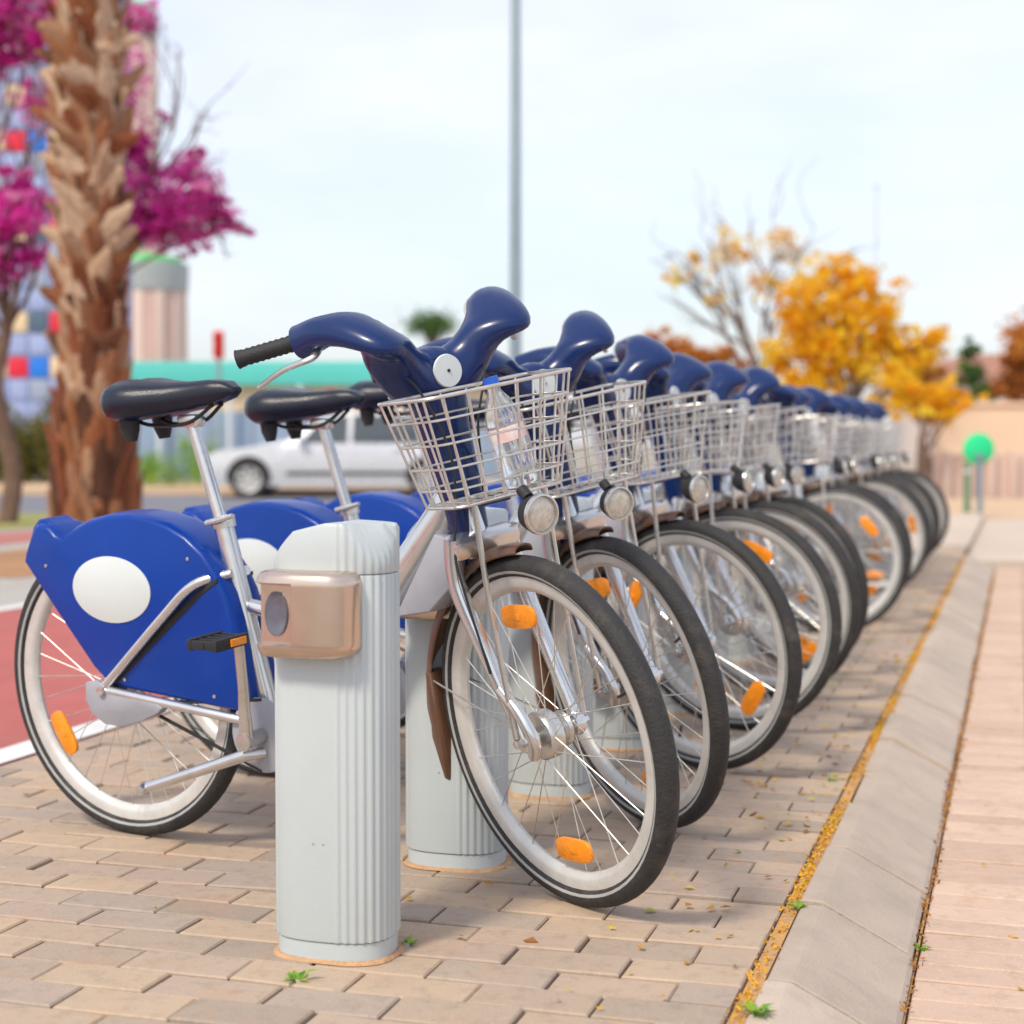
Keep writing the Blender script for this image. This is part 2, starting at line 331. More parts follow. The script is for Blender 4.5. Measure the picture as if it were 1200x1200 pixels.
promenade = sslab('promenade', -0.172, 9.0, -0.125, -0.104, 'joint_sand', 0.2, 12.9)
slab('plaza', [W(-0.408, r_at_Y(-0.408, 12.95)), W(16, r_at_Y(16, 12.95)), W(16, r_at_Y(16, 20.2)), W(-0.408, r_at_Y(-0.408, 20.2))], -0.125, -0.06, 'pale_concrete')
slab('sandy_strip', [(5.2, 20.35), (60, 20.35), (60, 27.4), (5.2, 27.4)], -0.125, -0.05, 'sand')
sheet('road', [(-90, 20.9), (5.0, 20.9), (5.0, 31.5), (-90, 31.5)], -0.120, 'asphalt')
slab('median', [(-90, 31.5), (5.0, 31.5), (5.0, 37.0), (-90, 37.0)], -0.125, 0.0, 'sand')

# pavers: running bond, rows across the street
def paver_mesh(name, sx, sy, h, bev, m):
    x, y = sx / 2, sy / 2; b = MB()
    lv = [(x, y, -h), (x, y, -bev), (x - bev, y - bev, 0)]
    vs = [(a * p[0], c * p[1], p[2]) for p in lv for a, c in ((-1, -1), (1, -1), (1, 1), (-1, 1))]
    fs = [(8, 9, 10, 11)] + [(i * 4 + k, i * 4 + (k + 1) % 4, (i + 1) * 4 + (k + 1) % 4, (i + 1) * 4 + k) for i in range(2) for k in range(4)]
    b.add(vs, fs, 0, False); return b.mesh(name, m)
def lay(parent, name, cells, sx, sy, z, m, limit, tilt, dz):
    me = paver_mesh(name, sx - 0.0045, sy - 0.0045, 0.02, 0.003, m)
    base = [v.co.copy() for v in me.vertices]; bf = [tuple(p.vertices) for p in me.polygons]
    def vis(c):
        p = W(*c); d = p.y
        if d < 1.9: return 1e6 + d
        x = 600 + F * p.x / d
        return d if -80 < x < 1280 else 1e5 + d
    cells = sorted(cells, key=vis); rest = MB()
    for i, c in enumerate(cells):
        M = Matrix.Translation(W(c[0], c[1], z + rng.normal(0, dz))) @ Euler((rng.normal(0, tilt), rng.normal(0, tilt), -TH + rng.normal(0, 0.006))).to_matrix().to_4x4()
        if i < limit: o = obj(name, me, parent); o.matrix_world = M
        else: rest.add([M @ q for q in base], bf, 0, False)
    if rest.v: tag(rest.build(name + '_field', m, parent), kind='stuff')
cells = []
for row in range(8, 146):
    for colm in range(-16, 2):
        nn = (colm + 0.5) * 0.2 - 0.012 - (0.1 if row % 2 else 0); rr = (row + 0.5) * 0.1
        if nn - 0.1 < N_LANE or nn + 0.1 > -0.405 or W(nn, rr).y > 14.55: continue
        cells.append((nn, rr))
lay(pave, 'paver', cells, 0.2, 0.1, 0.0, 'pavers', 300, 0.010, 0.0018)
# filler pieces at the kerb side of the short rows
b = MB()
for row in range(8, 146):
    rr = (row + 0.5) * 0.1
    for (n0, n1) in ([(-0.512, -0.412), (-2.594, -2.512)] if row % 2 else [(-2.594, -2.412)]):
        hw_p = (n1 - n0) / 2 - 0.003; for_me = [(-hw_p, -0.048), (hw_p, -0.048), (hw_p, 0.048), (-hw_p, 0.048)]
        vs = [W((n0 + n1) / 2 + p[0], rr + p[1], zz) for zz in (-0.02, 0.0005) for p in for_me]
        if vs[0].y < 14.4: b.add(vs, [(4, 5, 6, 7), (0, 1, 5, 4), (1, 2, 6, 5), (2, 3, 7, 6), (3, 0, 4, 7)], 0, False)
tag(b.build('edge_paver_row', 'pavers', pave), kind='stuff')
cells = [((c + 0.5) * 0.2 - 0.2 + 0.03, (r_ + 0.5) * 0.1) for c in range(0, 46) for r_ in range(10, 170) if W((c + .5) * .2, (r_ + .5) * .1).y < 12.75]
lay(promenade, 'tile', cells, 0.2, 0.1, -0.09, 'tiles', 220, 0.006, 0.0013)

# kerb stones
kerb = sslab('kerb', -0.378, -0.186, -0.126, -0.118, 'joint_sand', 0.4, 12.9)
prof = [(-0.385, -0.11), (-0.385, -0.004), (-0.381, 0.0), (-0.345, 0.0), (-0.337, -0.003), (-0.186, -0.080), (-0.178, -0.088), (-0.178, -0.11)]
LEN = 0.445
b = MB(); vs0 = [Vector((p[0], y, p[1])) for y in (-LEN / 2, LEN / 2) for p in prof]; k = len(prof)
ins = []
for y, e in ((-LEN / 2, 0.0015), (-LEN / 2 + 0.002, 0), (LEN / 2 - 0.002, 0), (LEN / 2, 0.0015)):
    ins.append([(p[0], y, p[1] - (e if p[1] > -0.1 else 0)) for p in prof])
b.loft(ins, True, 0, False); kme = b.mesh('kerb_stone', 'kerb_stone')
r0 = 0.62
for i in range(28):
    rr = r0 + i * (LEN + 0.008)
    if W(-0.3, rr).y > 12.7: break
    o = obj('kerb_stone', kme, kerb); o.matrix_world = Matrix.Translation(W(rng.normal(0, .0015), rr, rng.normal(0, .002)) ) @ Euler((rng.normal(0, .004), rng.normal(0, .006), -TH + rng.normal(0, .004))).to_matrix().to_4x4()

sslab('joint_fill', -0.411, -0.386, -0.12, -0.007, 'dust', 0.4, 12.9)
sslab('joint_fill', -0.177, -0.1725, -0.12, -0.096, 'dust', 0.4, 12.9)
# ------------------------------------------------------------------ leaves helper
def leaf_cloud(name, m, pts, sizes, parent=None, flatness=0.0, tint=None, aspect=0.6):
    pts = np.asarray(pts, float); n = len(pts); sizes = np.broadcast_to(np.asarray(sizes, float), (n,))
    a = rng.normal(size=(n, 3)); a[:, 2] *= (1 - flatness); a /= np.linalg.norm(a, axis=1)[:, None]
    b_ = rng.normal(size=(n, 3)); b_ -= a * (a * b_).sum(1)[:, None]
    if flatness: b_[:, 2] *= (1 - flatness)
    b_ /= np.linalg.norm(b_, axis=1)[:, None]
    A = a * sizes[:, None] * 0.5; Bv = b_ * sizes[:, None] * 0.5 * aspect
    bend = np.cross(a, b_) * sizes[:, None] * 0.12
    V = np.stack([pts - A, pts + Bv + bend, pts + A, pts - Bv + bend], 1).reshape(-1, 3)
    me = bpy.data.meshes.new(name); me.from_pydata(V.tolist(), [], np.arange(4 * n).reshape(-1, 4).tolist()); me.materials.append(MATS[m])
    t = rng.random(n) if tint is None else np.clip(np.asarray(tint) + rng.normal(0, 0.12, n), 0, 1)
    at = me.attributes.new('tint', 'FLOAT', 'FACE'); at.data.foreach_set('value', t.astype(np.float32))
    return obj(name, me, parent)
def blob(center, rad, n):
    p = rng.normal(size=(n, 3)); p /= np.linalg.norm(p, axis=1)[:, None]; p *= rng.random(n)[:, None] ** 0.45
    return np.asarray(center) + p * np.asarray(rad)

# moss and litter in the kerb gap and round the paving
pts = []; tn = []
for i in range(9500):
    r_ = 1.8 + 11.0 * rng.random() ** 1.3
    dens = 0.5 + 0.5 * math.sin(r_ * 7.1) * math.sin(r_ * 3.3 + 1)
    if rng.random() > 0.08 + 0.92 * dens ** 1.5: continue
    pts.append(W(-0.399 + rng.normal(0, 0.009), r_, -0.005 + rng.random() * 0.008)); tn.append(0.35 + 0.3 * dens)
tag(leaf_cloud('moss', 'moss_leaf', pts, 0.004 + 0.009 * rng.random(len(pts)), tint=tn), 'yellow moss and dust lining the gap beside the sloped kerb', 'moss', kind='stuff')
pts = [W(-0.175 + rng.normal(0, 0.008), 1.8 + 10.5 * rng.random(), -0.09 + rng.random() * 0.010) for i in range(1500)]
tag(leaf_cloud('litter', 'dead_leaf', pts, 0.006 + 0.010 * rng.random(len(pts)), tint=0.15), 'brown litter caught along the foot of the sloped kerb', 'litter', kind='stuff')
pts = []
for i in range(330):
    r_ = 2.2 + 8 * rng.random() ** 1.1; n_ = -0.42 - abs(rng.normal(0, 0.16)) if rng.random() < 0.72 else -0.45 - 2.0 * rng.random()
    pts.append(W(n_, r_, 0.004 + 0.004 * rng.random()))
for i in range(40): pts.append(W(-0.1 + 0.5 * rng.random(), 2.2 + 7 * rng.random(), -0.085))
tag(leaf_cloud('fallen_leaves', 'dead_leaf', pts, 0.009 + 0.02 * rng.random(len(pts)), flatness=0.85), 'small yellow and brown leaves fallen on the paving', 'leaves', kind='stuff')

def weed(px, py, label, size=0.05, n=9, z=0.0):
    size *= 0.62; n = int(n * 1.3)
    p = gnd(px, py, z); r = empty('weed', p); tag(r, label, 'weed', 'weeds growing in the paving joints')
    b = MB()
    for i in range(n):
        a = rng.random() * 6.28; l = size * (0.5 + rng.random() * 0.7); w = l * 0.16; t = Vector((math.cos(a), math.sin(a), 0)); s_ = Vector((-t.y, t.x, 0)); up = Vector((0, 0, 1))
        e = 0.3 + 0.6 * rng.random()
        q = [Vector((0, 0, -0.004)), t * l * .5 + up * l * .5 * e, t * l + up * l * .55 * e]
        b.add([q[0], q[1] - s_ * w, q[2], q[1] + s_ * w], [(0, 1, 2, 3)], 0, False)
    o = b.build('leaf_tuft', 'weed_leaf', r); me = o.data
    at = me.attributes.new('tint', 'FLOAT', 'FACE'); at.data.foreach_set('value', rng.random(len(me.polygons)).astype(np.float32))
weed(348, 1150, 'small green weed in a joint in front of the free dock post', 0.055, 9)
weed(478, 1108, 'tiny upright green weed at the foot of the free dock post', 0.035, 7)
weed(935, 1064, 'green weed tuft growing beside the moss of the kerb gap', 0.036, 16)
weed(884, 1188, 'spreading green weed at the start of the kerb gap', 0.055, 16)
weed(1080, 1113, 'green weed at the foot of the sloped kerb', 0.034, 12, -0.09)
weed(975, 915, 'low yellow green weed further along the kerb gap', 0.03, 10)

# ------------------------------------------------------------------ docking posts
def post_section(a, b, n=144, rib=0.0):
    o = []
    for k in range(n):
        q = 2 * math.pi * k / n; c, s_ = math.cos(q), math.sin(q); e = 0.74
        x = a * math.copysign(abs(c) ** e, c); y = b * math.copysign(abs(s_) ** e, s_)
        o.append([x, y])
    if rib:
        arc = [0.0]
        for k in range(n): d = math.dist(o[k], o[(k + 1) % n]); arc.append(arc[-1] + d)
        half = arc[-1]
        for k in range(n):
            if o[k][0] > 0.026 or o[k][0] < -0.085:
                ph = arc[k] / 0.0145 * 2 * math.pi
                g = rib * math.tanh(2.2 * math.sin(ph))
                l = math.hypot(*o[k]); o[k][0] += g * o[k][0] / l; o[k][1] += g * o[k][1] / l
    return o
def build_post():
    root = empty('docking_post')
    tag(root, 'x', 'docking post', 'grey bike docking posts in a row')
    A, Bd = 0.103, 0.078
    def top(x, y):
        t = np.interp(x, [-0.11, -0.048, 0.01, 0.11], [0.660, 0.717, 0.731, 0.727])
        return t - 1.5 * max(0.0, (x - 0.55 * y) - 0.082)
    sec = post_section(A, Bd, 288, 0.0011)
    b = MB(); zs = [0.036, 0.040, 0.35, 0.642, 0.646]
    rings = [[(x * k, y * k, z) for x, y in sec] for z, k in zip(zs, (0.985, 1, 1, 1, 0.985))]
    b.loft(rings, True); b.build('column', 'post_paint', root)
    b = MB(); sec2 = post_section(A, Bd, 288, 0.0009)
    rings = [[(x * .985, y * .985, 0.6475) for x, y in sec2], [(x, y, 0.651) for x, y in sec2], [(x, y, top(x, y) - 0.006) for x, y in sec2], [(x * .96, y * .96, top(x * .96, y * .96)) for x, y in sec2]]
    for f in (0.8, 0.6, 0.4, 0.2, 0.05): rings.append([(x * f, y * f, top(x * f, y * f)) for x, y in sec2])
    b.loft(rings, True); b.build('cap', 'post_paint', root)
    b = MB(); s3 = post_section(A * .965, Bd * .95, 96)
    b.loft([[(x, y, z) for x, y in s3] for z in (0.0, 0.034)], True); b.build('plinth', 'post_paint', root)
    b = MB(); rings = []
    for f, z in ((1.0, 0.006), (1.06, 0.006), (1.09, 0.002), (1.10, 0.0006)): rings.append([(x * f * (1 + .012 * math.sin(9 * math.atan2(y, x))), y * f * (1 + .02 * math.sin(5 * math.atan2(y, x))), z) for x, y in s3])
    b.loft(rings, False); b.build('mortar_ring', 'mortar', root)
    # lock box on the face towards the next bike
    h0, h1 = 0.512, 0.654
    def plan(slant, g=0.0):
        if slant: P = [(-0.097, -0.045), (-0.099, -0.086), (-0.097, -0.092), (-0.036, -0.110), (-0.026, -0.130), (0.030, -0.131), (0.052, -0.126), (0.066, -0.112), (0.072, -0.09), (0.072, -0.045)]
        else: P = [(-0.097, -0.045), (-0.101, -0.10), (-0.095, -0.114), (-0.075, -0.124), (-0.026, -0.130), (0.030, -0.131), (0.052, -0.126), (0.066, -0.112), (0.072, -0.09), (0.072, -0.045)]
        cx, cy = -0.03, -0.06
        return [(cx + (x - cx) * (1 - g), cy + (y - cy) * (1 - g)) for x, y in P]
    b = MB(); lv = [(h0, 0, .20), (h0 + .004, 0, .09), (h0 + .012, 0, .02), (h0 + .020, 0, 0), (h0 + .024, 1, 0), (h1 - .024, 1, 0), (h1 - .019, 0, 0), (h1 - .010, 0, .02), (h1 - .003, 0, .09), (h1, 0, .20)]
    b.loft([[(x, y, z) for x, y in plan(s_, g)] for z, s_, g in lv], True)
    box = b.build('lock_box', 'bronze', root)
    b = MB(); c = Vector((-0.064, -0.1018, (h0 + h1) / 2)); nx = Vector((-0.283, -0.959, 0)).normalized(); tx = Vector((nx.y, -nx.x, 0)) * -1
    for rr, dd in ((1.0, 0.0),):
        ring0 = [c + tx * 0.024 * math.cos(q) + Vector((0, 0, 0.037 * math.sin(q))) for q in np.linspace(0, 6.2832, 33)[:-1]]
        b.loft([[p - nx * 0.01 for p in ring0], [p + nx * 0.003 for p in ring0], [c + (p - c) * .86 + nx * 0.003 for p in ring0], [c + (p - c) * .8 + nx * 0.0018 for p in ring0], [c + (p - c) * .3 + nx * 0.0024 for p in ring0]], True)
    b.build('lock_lens', 'lens_grey', box)
    b = MB()
    for sx in (0.0, 0.018): b.lathe([(0.0002, -0.0795), (0.0018, -0.079), (0.002, -0.07), (0.0002, -0.07)], 'y', (-0.012 + sx, 0, 0.2), 10)
    tag(b.build('rivets', 'grey_plastic', root), kind='stuff')
    return root

# ------------------------------------------------------------------ bicycle
PIV = Vector((0.92, 0, 0.67)); AXIS = Vector((-0.292, 0, 0.956)).normalized(); HUB = Vector((1.085, 0, 0.335)); WR = 0.335
FRONT = ('fork', 'handlebar', 'basket', 'headlight', 'mudguard', 'steering_column', 'basket_stay')
def wheel(root, c, ang, front):
    b = MB(); cw = 0.045 if front else 0.055
    b.lathe([(0.0005, -cw), (0.010, -cw), (0.012, -.034), (0.030, -.030), (0.032, -.024), (0.020, -.018), (0.020, .018), (0.032, .024), (0.030, .030), (0.012, .034), (0.010, cw), (0.0005, cw)] if not front else
            [(0.0005, -cw), (0.010, -cw), (0.012, -.036), (0.042, -.034), (0.046, -.028), (0.046, -.004), (0.040, 0.0), (0.030, .020), (0.034, .026), (0.030, .030), (0.012, .036), (0.010, cw), (0.0005, cw)], 'y', (0, 0, 0), 32)
    w = b.build('wheel', 'alloy', root, c)
    b = MB(); R = WR - 0.021
    prof = []; mis = []
    for k in range(20):
        q = -math.pi * 0.82 + 2 * math.pi * 0.82 * k / 19
        prof.append((R + 0.021 * math.cos(q), 0.0225 * math.sin(q)))
    prof.append((R - 0.012, 0.0))
    for k in range(21):
        q = -math.pi * 0.82 + 2 * math.pi * 0.82 * (k + .5) / 19; mis.append(1 if k < 19 and 1.75 < abs(q) < 2.05 else 0)
    b.lathe(prof, 'y', (0, 0, 0), 72, mis=mis); b.build('tyre', ['tyre_rubber', 'reflex_band'], w)
    b = MB(); b.lathe([(0.301, -0.0125), (0.299, -0.0145), (0.282, -0.014), (0.272, -0.010), (0.267, 0), (0.272, 0.010), (0.282, 0.014), (0.299, 0.0145), (0.301, 0.0125), (0.29, 0)], 'y', (0, 0, 0), 72); b.build('rim', 'rim_alloy', w)
    b = MB(); ns = 32
    for k in range(ns):
        q = 2 * math.pi * k / ns; sd_ = 1 if k % 2 else -1; q2 = q + (0.75 if (k // 2) % 2 else -0.75); hr = 0.036
        b.tube([(hr * math.cos(q2), sd_ * 0.027, hr * math.sin(q2)), (0.27 * math.cos(q), sd_ * 0.003, 0.27 * math.sin(q))], 0.00115, 4, False)
    tag(b.build('spokes', 'wire_steel', w), kind='stuff')
    b = MB(); b.prism([(0.052 * math.copysign(abs(math.cos(q)) ** .6, math.cos(q)), 0.0225 * math.copysign(abs(math.sin(q)) ** .6, math.sin(q))) for q in np.linspace(0, 2 * math.pi, 25)[:-1]], -.004, .004, .002); b.box((0, 0, 0), (0.02, 0.012, 0.014), None, 0.003); rm = b.mesh('reflector', 'orange_reflector')
    for q in (ang, ang + math.pi):
        o = obj('reflector', rm, w, (0.222 * math.cos(q), -0.012, 0.222 * math.sin(q))); o.rotation_euler = (0, -q + math.pi / 2 + 0.06, 0)
    b = MB()
    b.box((0, 0, 0.287 - 0.034), (0.005, 0.005, 0.04)); vm = b.mesh('valve', 'dark_metal'); o = obj('valve', vm, w); o.rotation_euler = (0, 1.1, 0)
    return w

def build_bike():
    root = empty('rental_bicycle'); root['category'] = 'bicycle'
    # ---- rear wheel, frame
    wheel(root, (0, 0, WR), math.radians(213), False)
    b = MB()
    b.tube([(0.405, 0, 0.285), (0.301, 0, 0.70)], 0.021, 14)                                     # seat tube
    b.tube(smooth_path([(0.425, 0, 0.275), (0.56, 0, 0.412), (0.704, 0, 0.563), (0.835, 0, 0.715), (0.862, 0, 0.765)], 6), lerp_list([.036, .037, .037, .035, .030], 25), 16, flat=(0.82, (0, 1, 0)))
    b.tube([(0.365, 0, 0.528), (0.50, 0, 0.505), (0.645, 0, 0.500)], [.016, .016, .014], 12)
    b.tube([PIV + AXIS * -0.02, PIV + AXIS * 0.17], 0.026, 16)                                    # head tube
    for s_ in (-1, 1):
        b.tube(smooth_path([(0.405, s_ * 0.03, 0.288), (0.33, s_ * 0.058, 0.305), (0.0, s_ * 0.066, 0.338)], 5), 0.0105, 10)   # chain stay
        b.tube(smooth_path([(0.335, s_ * 0.024, 0.598), (0.27, s_ * 0.066, 0.578), (0.18, s_ * 0.068, 0.505), (0.0, s_ * 0.066, 0.345)], 6), 0.0105, 10)  # seat stay
        b.lathe([(0.0005, s_ * .060), (0.022, s_ * .060), (0.022, s_ * .071), (0.0005, s_ * .071)], 'y', (0, 0, 0.338), 20)
        b.lathe([(0.0005, s_ * .071), (0.011, s_ * .071), (0.010, s_ * .083), (0.0005, s_ * .084)], 'y', (0, 0, 0.338), 6)
    b.lathe([(0.0005, -.036), (0.026, -.036), (0.026, .036), (0.0005, .036)], 'y', (0.415, 0, 0.272), 24)
    fr = b.build('frame', 'silver_paint', root)
    b = MB(); b.tube([(0.303, 0, 0.69), (0.300, 0, 0.712)], 0.026, 16); b.tube([(0.30, -0.045, 0.705), (0.30, 0.03, 0.703)], 0.006, 8); b.tube([(0.30, -0.05, 0.705), (0.335, -0.052, 0.712), (0.37, -0.05, 0.722)], [.006, .007, .005], 8)
    b.build('seat_clamp', 'alloy', fr)
    b = MB(); b.tube([(0.318, 0, 0.632), (0.236, 0, 0.905)], 0.0145, 14); b.box((0.232, 0, 0.912), (0.05, 0.036, 0.026), None, 0.006); b.build('seat_post', 'silver_paint', root)
    # ---- saddle
    b = MB(); st = [(0.050, .060, .932, .978), (0.060, .086, .916, .994), (0.085, .102, .904, 1.003), (0.125, .104, .904, 1.003), (0.165, .088, .910, .998), (0.205, .064, .918, .995), (0.25, .045, .925, .997), (0.30, .037, .935, 1.000), (0.338, .031, .948, .996), (0.358, .016, .962, .984)]
    rings = []
    for (s_, hw, zb, zt) in st:
        ring = []
        for k in range(24):
            q = 2 * math.pi * k / 24; c, sn = math.cos(q), math.sin(q)
            y = hw * math.copysign(abs(c) ** 0.75, c); z = (zb + zt) / 2 + (zt - zb) / 2 * math.copysign(abs(sn) ** 0.8, sn)
            if sn > 0: z -= 0.004 * math.exp(-(y / 0.02) ** 2)
            else: z += 0.016 * (1 - abs(c)) * 0.8
            ring.append((s_, y, z))
        rings.append(ring)
    b.loft(rings, True); sa = b.build('saddle', 'saddle_vinyl', root)
    b = MB()
    for s_ in (-1, 1): b.tube(smooth_path([(0.085, s_ * 0.04, 0.932), (0.14, s_ * 0.03, 0.906), (0.24, s_ * 0.024, 0.908), (0.305, s_ * 0.014, 0.945)], 5), 0.0042, 8)
    b.build('saddle_rail', 'dark_metal', sa)
    for s_ in (-1, 1):
        b = MB(); b.tube([(0.105, s_ * 0.050, 0.930), (0.107, s_ * 0.050, 0.895), (0.110, s_ * 0.050, 0.872)], [.024, .020, .012], 14); b.build('saddle_spring', 'black_rubber', sa)
    # ---- rear fender: blue shell
    arc = [(-0.112, 0.664), (-0.075, 0.688), (-0.03, 0.706), (0.03, 0.719), (0.085, 0.721), (0.14, 0.715), (0.195, 0.702), (0.245, 0.679), (0.290, 0.645), (0.322, 0.605), (0.345, 0.56), (0.362, 0.50), (0.374, 0.44), (0.382, 0.38), (0.386, 0.312)]
    low = [(0.30, 0.318), (0.18, 0.328), (0.06, 0.337), (0.0, 0.345), (-0.042, 0.378), (-0.14, 0.492), (-0.235, 0.605), (-0.228, 0.628)]
    tail = [(-0.205, 0.672), (-0.192, 0.690), (-0.178, 0.694), (-0.145, 0.689)]
    b = MB(); b.prism((low + tail + [(-0.128, 0.672)] + arc)[::-1], -0.057, 0.057, 0.026, steps=4)
    fe = b.build('rear_fender', 'blue_plastic', root)
    b = MB(); b.prism([(-0.232, 0.60), (-0.238, 0.622), (-0.214, 0.682), (-0.196, 0.700), (-0.172, 0.702), (-0.135, 0.676), (-0.15, 0.62)][::-1], -0.038, 0.038, 0.010); b.build('tail_housing', 'blue_plastic', fe)
    b = MB(); ring = [(0.03 + 0.112 * math.cos(q), 0.556 + 0.072 * math.sin(q)) for q in np.linspace(0, 2 * math.pi, 49)[:-1]]
    for s_ in (-1, 1): b.prism(ring, s_ * 0.055, s_ * 0.0592, 0.001)
    b.build('fender_emblem', 'emblem', fe)
    b = MB()
    for s_ in (-1, 1): b.prism([(0.010, 0.350), (0.19, 0.505), (0.28, 0.570), (0.325, 0.592), (0.325, 0.583), (0.285, 0.558), (0.20, 0.490), (0.02, 0.345)], s_ * 0.054, s_ * 0.0582, 0.0005)
    b.build('fender_seam', 'black_rubber', fe)
    for (x, z) in ((0.052, 0.362), (0.30, 0.345), (0.345, 0.47), (-0.16, 0.60), (0.25, 0.63)):
        b = MB(); b.lathe([(0.0003, -.0545), (0.0042, -.0545), (0.0040, -.0590), (0.0003, -.0595)], 'y', (x, 0, z), 12); b.build('fender_screw', 'alloy', fe)
    # ---- chain case, cranks, pedals
    b = MB(); b.prism([(-0.048, 0.352), (-0.052, 0.315), (-0.035, 0.283), (0.0, 0.264), (0.05, 0.262), (0.11, 0.280), (0.155, 0.300), (0.168, 0.312), (0.15, 0.322), (0.04, 0.335), (-0.02, 0.358)][::-1], -0.048, -0.074, 0.004)
    b.build('chain_guard', 'grey_plastic', root)
    b = MB(); b.lathe([(0.012, -.046), (0.074, -.046), (0.078, -.048), (0.078, -.051), (0.074, -.053), (0.012, -.053)], 'y', (0.415, 0, 0.272), 40); b.build('chain_wheel', 'grey_plastic', root)
    b = MB(); b.tube([(0.15, -0.050, 0.318), (0.42, -0.050, 0.346)], 0.0045, 6); b.tube([(0.14, -0.050, 0.288), (0.41, -0.050, 0.197)], 0.0045, 6); tag(b.build('chain', 'dark_metal', root), kind='stuff')
    b = MB(); b.tube([(0.415, -0.10, 0.272), (0.418, -0.105, 0.38), (0.424, -0.118, 0.49)], [.017, .0125, .013], 12, flat=(0.65, (0, 1, 0))); b.lathe([(0.0005, -.04), (0.016, -.04), (0.018, -.112), (0.0005, -.114)], 'y', (0.415, 0, 0.272), 20)
    b.tube([(0.415, 0.09, 0.272), (0.412, 0.095, 0.17), (0.408, 0.108, 0.055)], [.017, .0125, .013], 12, flat=(0.65, (0, 1, 0))); b.lathe([(0.0005, .04), (0.016, .04), (0.018, .10), (0.0005, .102)], 'y', (0.415, 0, 0.272), 20)
    b.build('crank', 'alloy', root)
    for (c, s_) in (((0.424, -0.118, 0.49), -1), ((0.408, 0.108, 0.058), 1)):
        b = MB(); y0 = c[1] + s_ * 0.012; y1 = y0 + s_ * 0.098
        b.tube([(c[0], c[1], c[2]), (c[0], y1, c[2])], 0.006, 8)
        for dx in (-0.032, 0.032): b.box((c[0] + dx, (y0 + y1) / 2, c[2]), (0.012, 0.098, 0.024), None, 0.004)
        for k in range(5): b.box((c[0], y0 + s_ * (0.006 + 0.0215 * k), c[2]), (0.062, 0.009, 0.018), None, 0.002)
        pd = b.build('pedal', 'black_rubber', root)
        b = MB()
        for dx in (-0.039, 0.039): b.box((c[0] + dx, (y0 + y1) / 2 - s_ * 0.016, c[2]), (0.004, 0.046, 0.015), None, 0.0015)
        b.build('pedal_reflector', 'orange_reflector', pd)
    b = MB(); b.tube([(0.415, -0.05, 0.236), (0.40, -0.085, 0.238), (0.15, -0.105, 0.150), (0.138, -0.106, 0.146)], [.013, .0125, .0115, .012], 12); b.lathe([(0.0005, -.125), (0.011, -.124), (0.015, -.106), (0.011, -.088), (0.0005, -.087)], 'y', (0.136, 0, 0.145), 14); b.build('kickstand', 'silver_paint', root)
    # ---- lock housing under the head, arm to the post on the far side
    b = MB(); b.prism([(0.745, 0.530), (0.830, 0.545), (0.895, 0.610), (0.905, 0.655), (0.88, 0.69), (0.845, 0.695)], -0.036, 0.036, 0.008); b.box((0.80, 0.045, 0.585), (0.055, 0.07, 0.05), None, 0.008)
    b.build('lock_housing', 'grey_plastic', root)
    # ================= steered parts (built in bike space, origin moved to PIV afterwards)
    b = MB()
    b.box((0.937, 0, 0.683), (0.05, 0.15, 0.038), Euler((0, 0.28, 0)).to_matrix(), 0.012)
    b.tube([(0.93, 0, 0.675), (0.90, 0, 0.76)], 0.02, 12)
    for s_ in (-1, 1):
        b.tube(smooth_path([(0.938, s_ * 0.066, 0.700), (0.937, s_ * 0.069, 0.645), (0.950, s_ * 0.070, 0.590), (1.020, s_ * 0.066, 0.458), (1.078, s_ * 0.062, 0.350), (1.085, s_ * 0.061, 0.330)], 5), lerp_list([.0165, .0175, .0175, .0155, .0125, .013], 26), 14)
        b.lathe([(0.0005, s_ * .045), (0.021, s_ * .046), (0.024, s_ * .060), (0.020, s_ * .068), (0.0005, s_ * .069)], 'y', HUB, 18)
        b.lathe([(0.0005, s_ * .068), (0.0105, s_ * .068), (0.009, s_ * .084), (0.0005, s_ * .086)], 'y', HUB, 6)
    b.tube(smooth_path([(1.045, -0.074, 0.43), (1.10, -0.075, 0.39), (1.125, -0.070, 0.345), (1.105, -0.06, 0.31)], 4), [.012] * 13, 10)     # brake arm
    fk = b.build('fork', 'silver_paint', root)
    fw = wheel(root, HUB, math.radians(281), True)
    # steering column cover
    b = MB(); rings = []
    for (h, xb, xf, hw) in ((0.640, .895, .930, .026), (0.70, .872, .930, .033), (0.80, .845, .915, .040), (0.90, .815, .895, .047), (0.98, .795, .893, .054), (1.03, .79, .885, .052)):
        ring = []
        for k in range(20):
            q = 2 * math.pi * k / 20; c, sn = math.cos(q), math.sin(q)
            ring.append(((xb + xf) / 2 + (xf - xb) / 2 * math.copysign(abs(c) ** .55, c), hw * math.copysign(abs(sn) ** .55, sn), h))
        rings.append(ring)
    b.loft(rings, True); b.build('steering_column', 'navy_plastic', root)
    # handlebar: one moulded gull-wing with two arms
    b = MB()
    right = [(0.842, 0.0, 0.984), (0.848, -0.045, 0.990), (0.858, -0.082, 1.020), (0.866, -0.118, 1.070), (0.850, -0.152, 1.103), (0.800, -0.184, 1.106), (0.735, -0.206, 1.086)]
    wv = [0.066, 0.060, 0.048, 0.037, 0.032, 0.031, 0.036]; wt = [0.054, 0.052, 0.050, 0.050, 0.048, 0.040, 0.030]
    full = [Vector((p[0], -p[1], p[2])) for p in right[:0:-1]] + [Vector(p) for p in right]
    wv2 = wv[:0:-1] + wv; wt2 = wt[:0:-1] + wt
    sp = smooth_path(full, 5); n = len(sp); V2 = lerp_list(wv2, n); T2 = lerp_list(wt2, n); rings = []
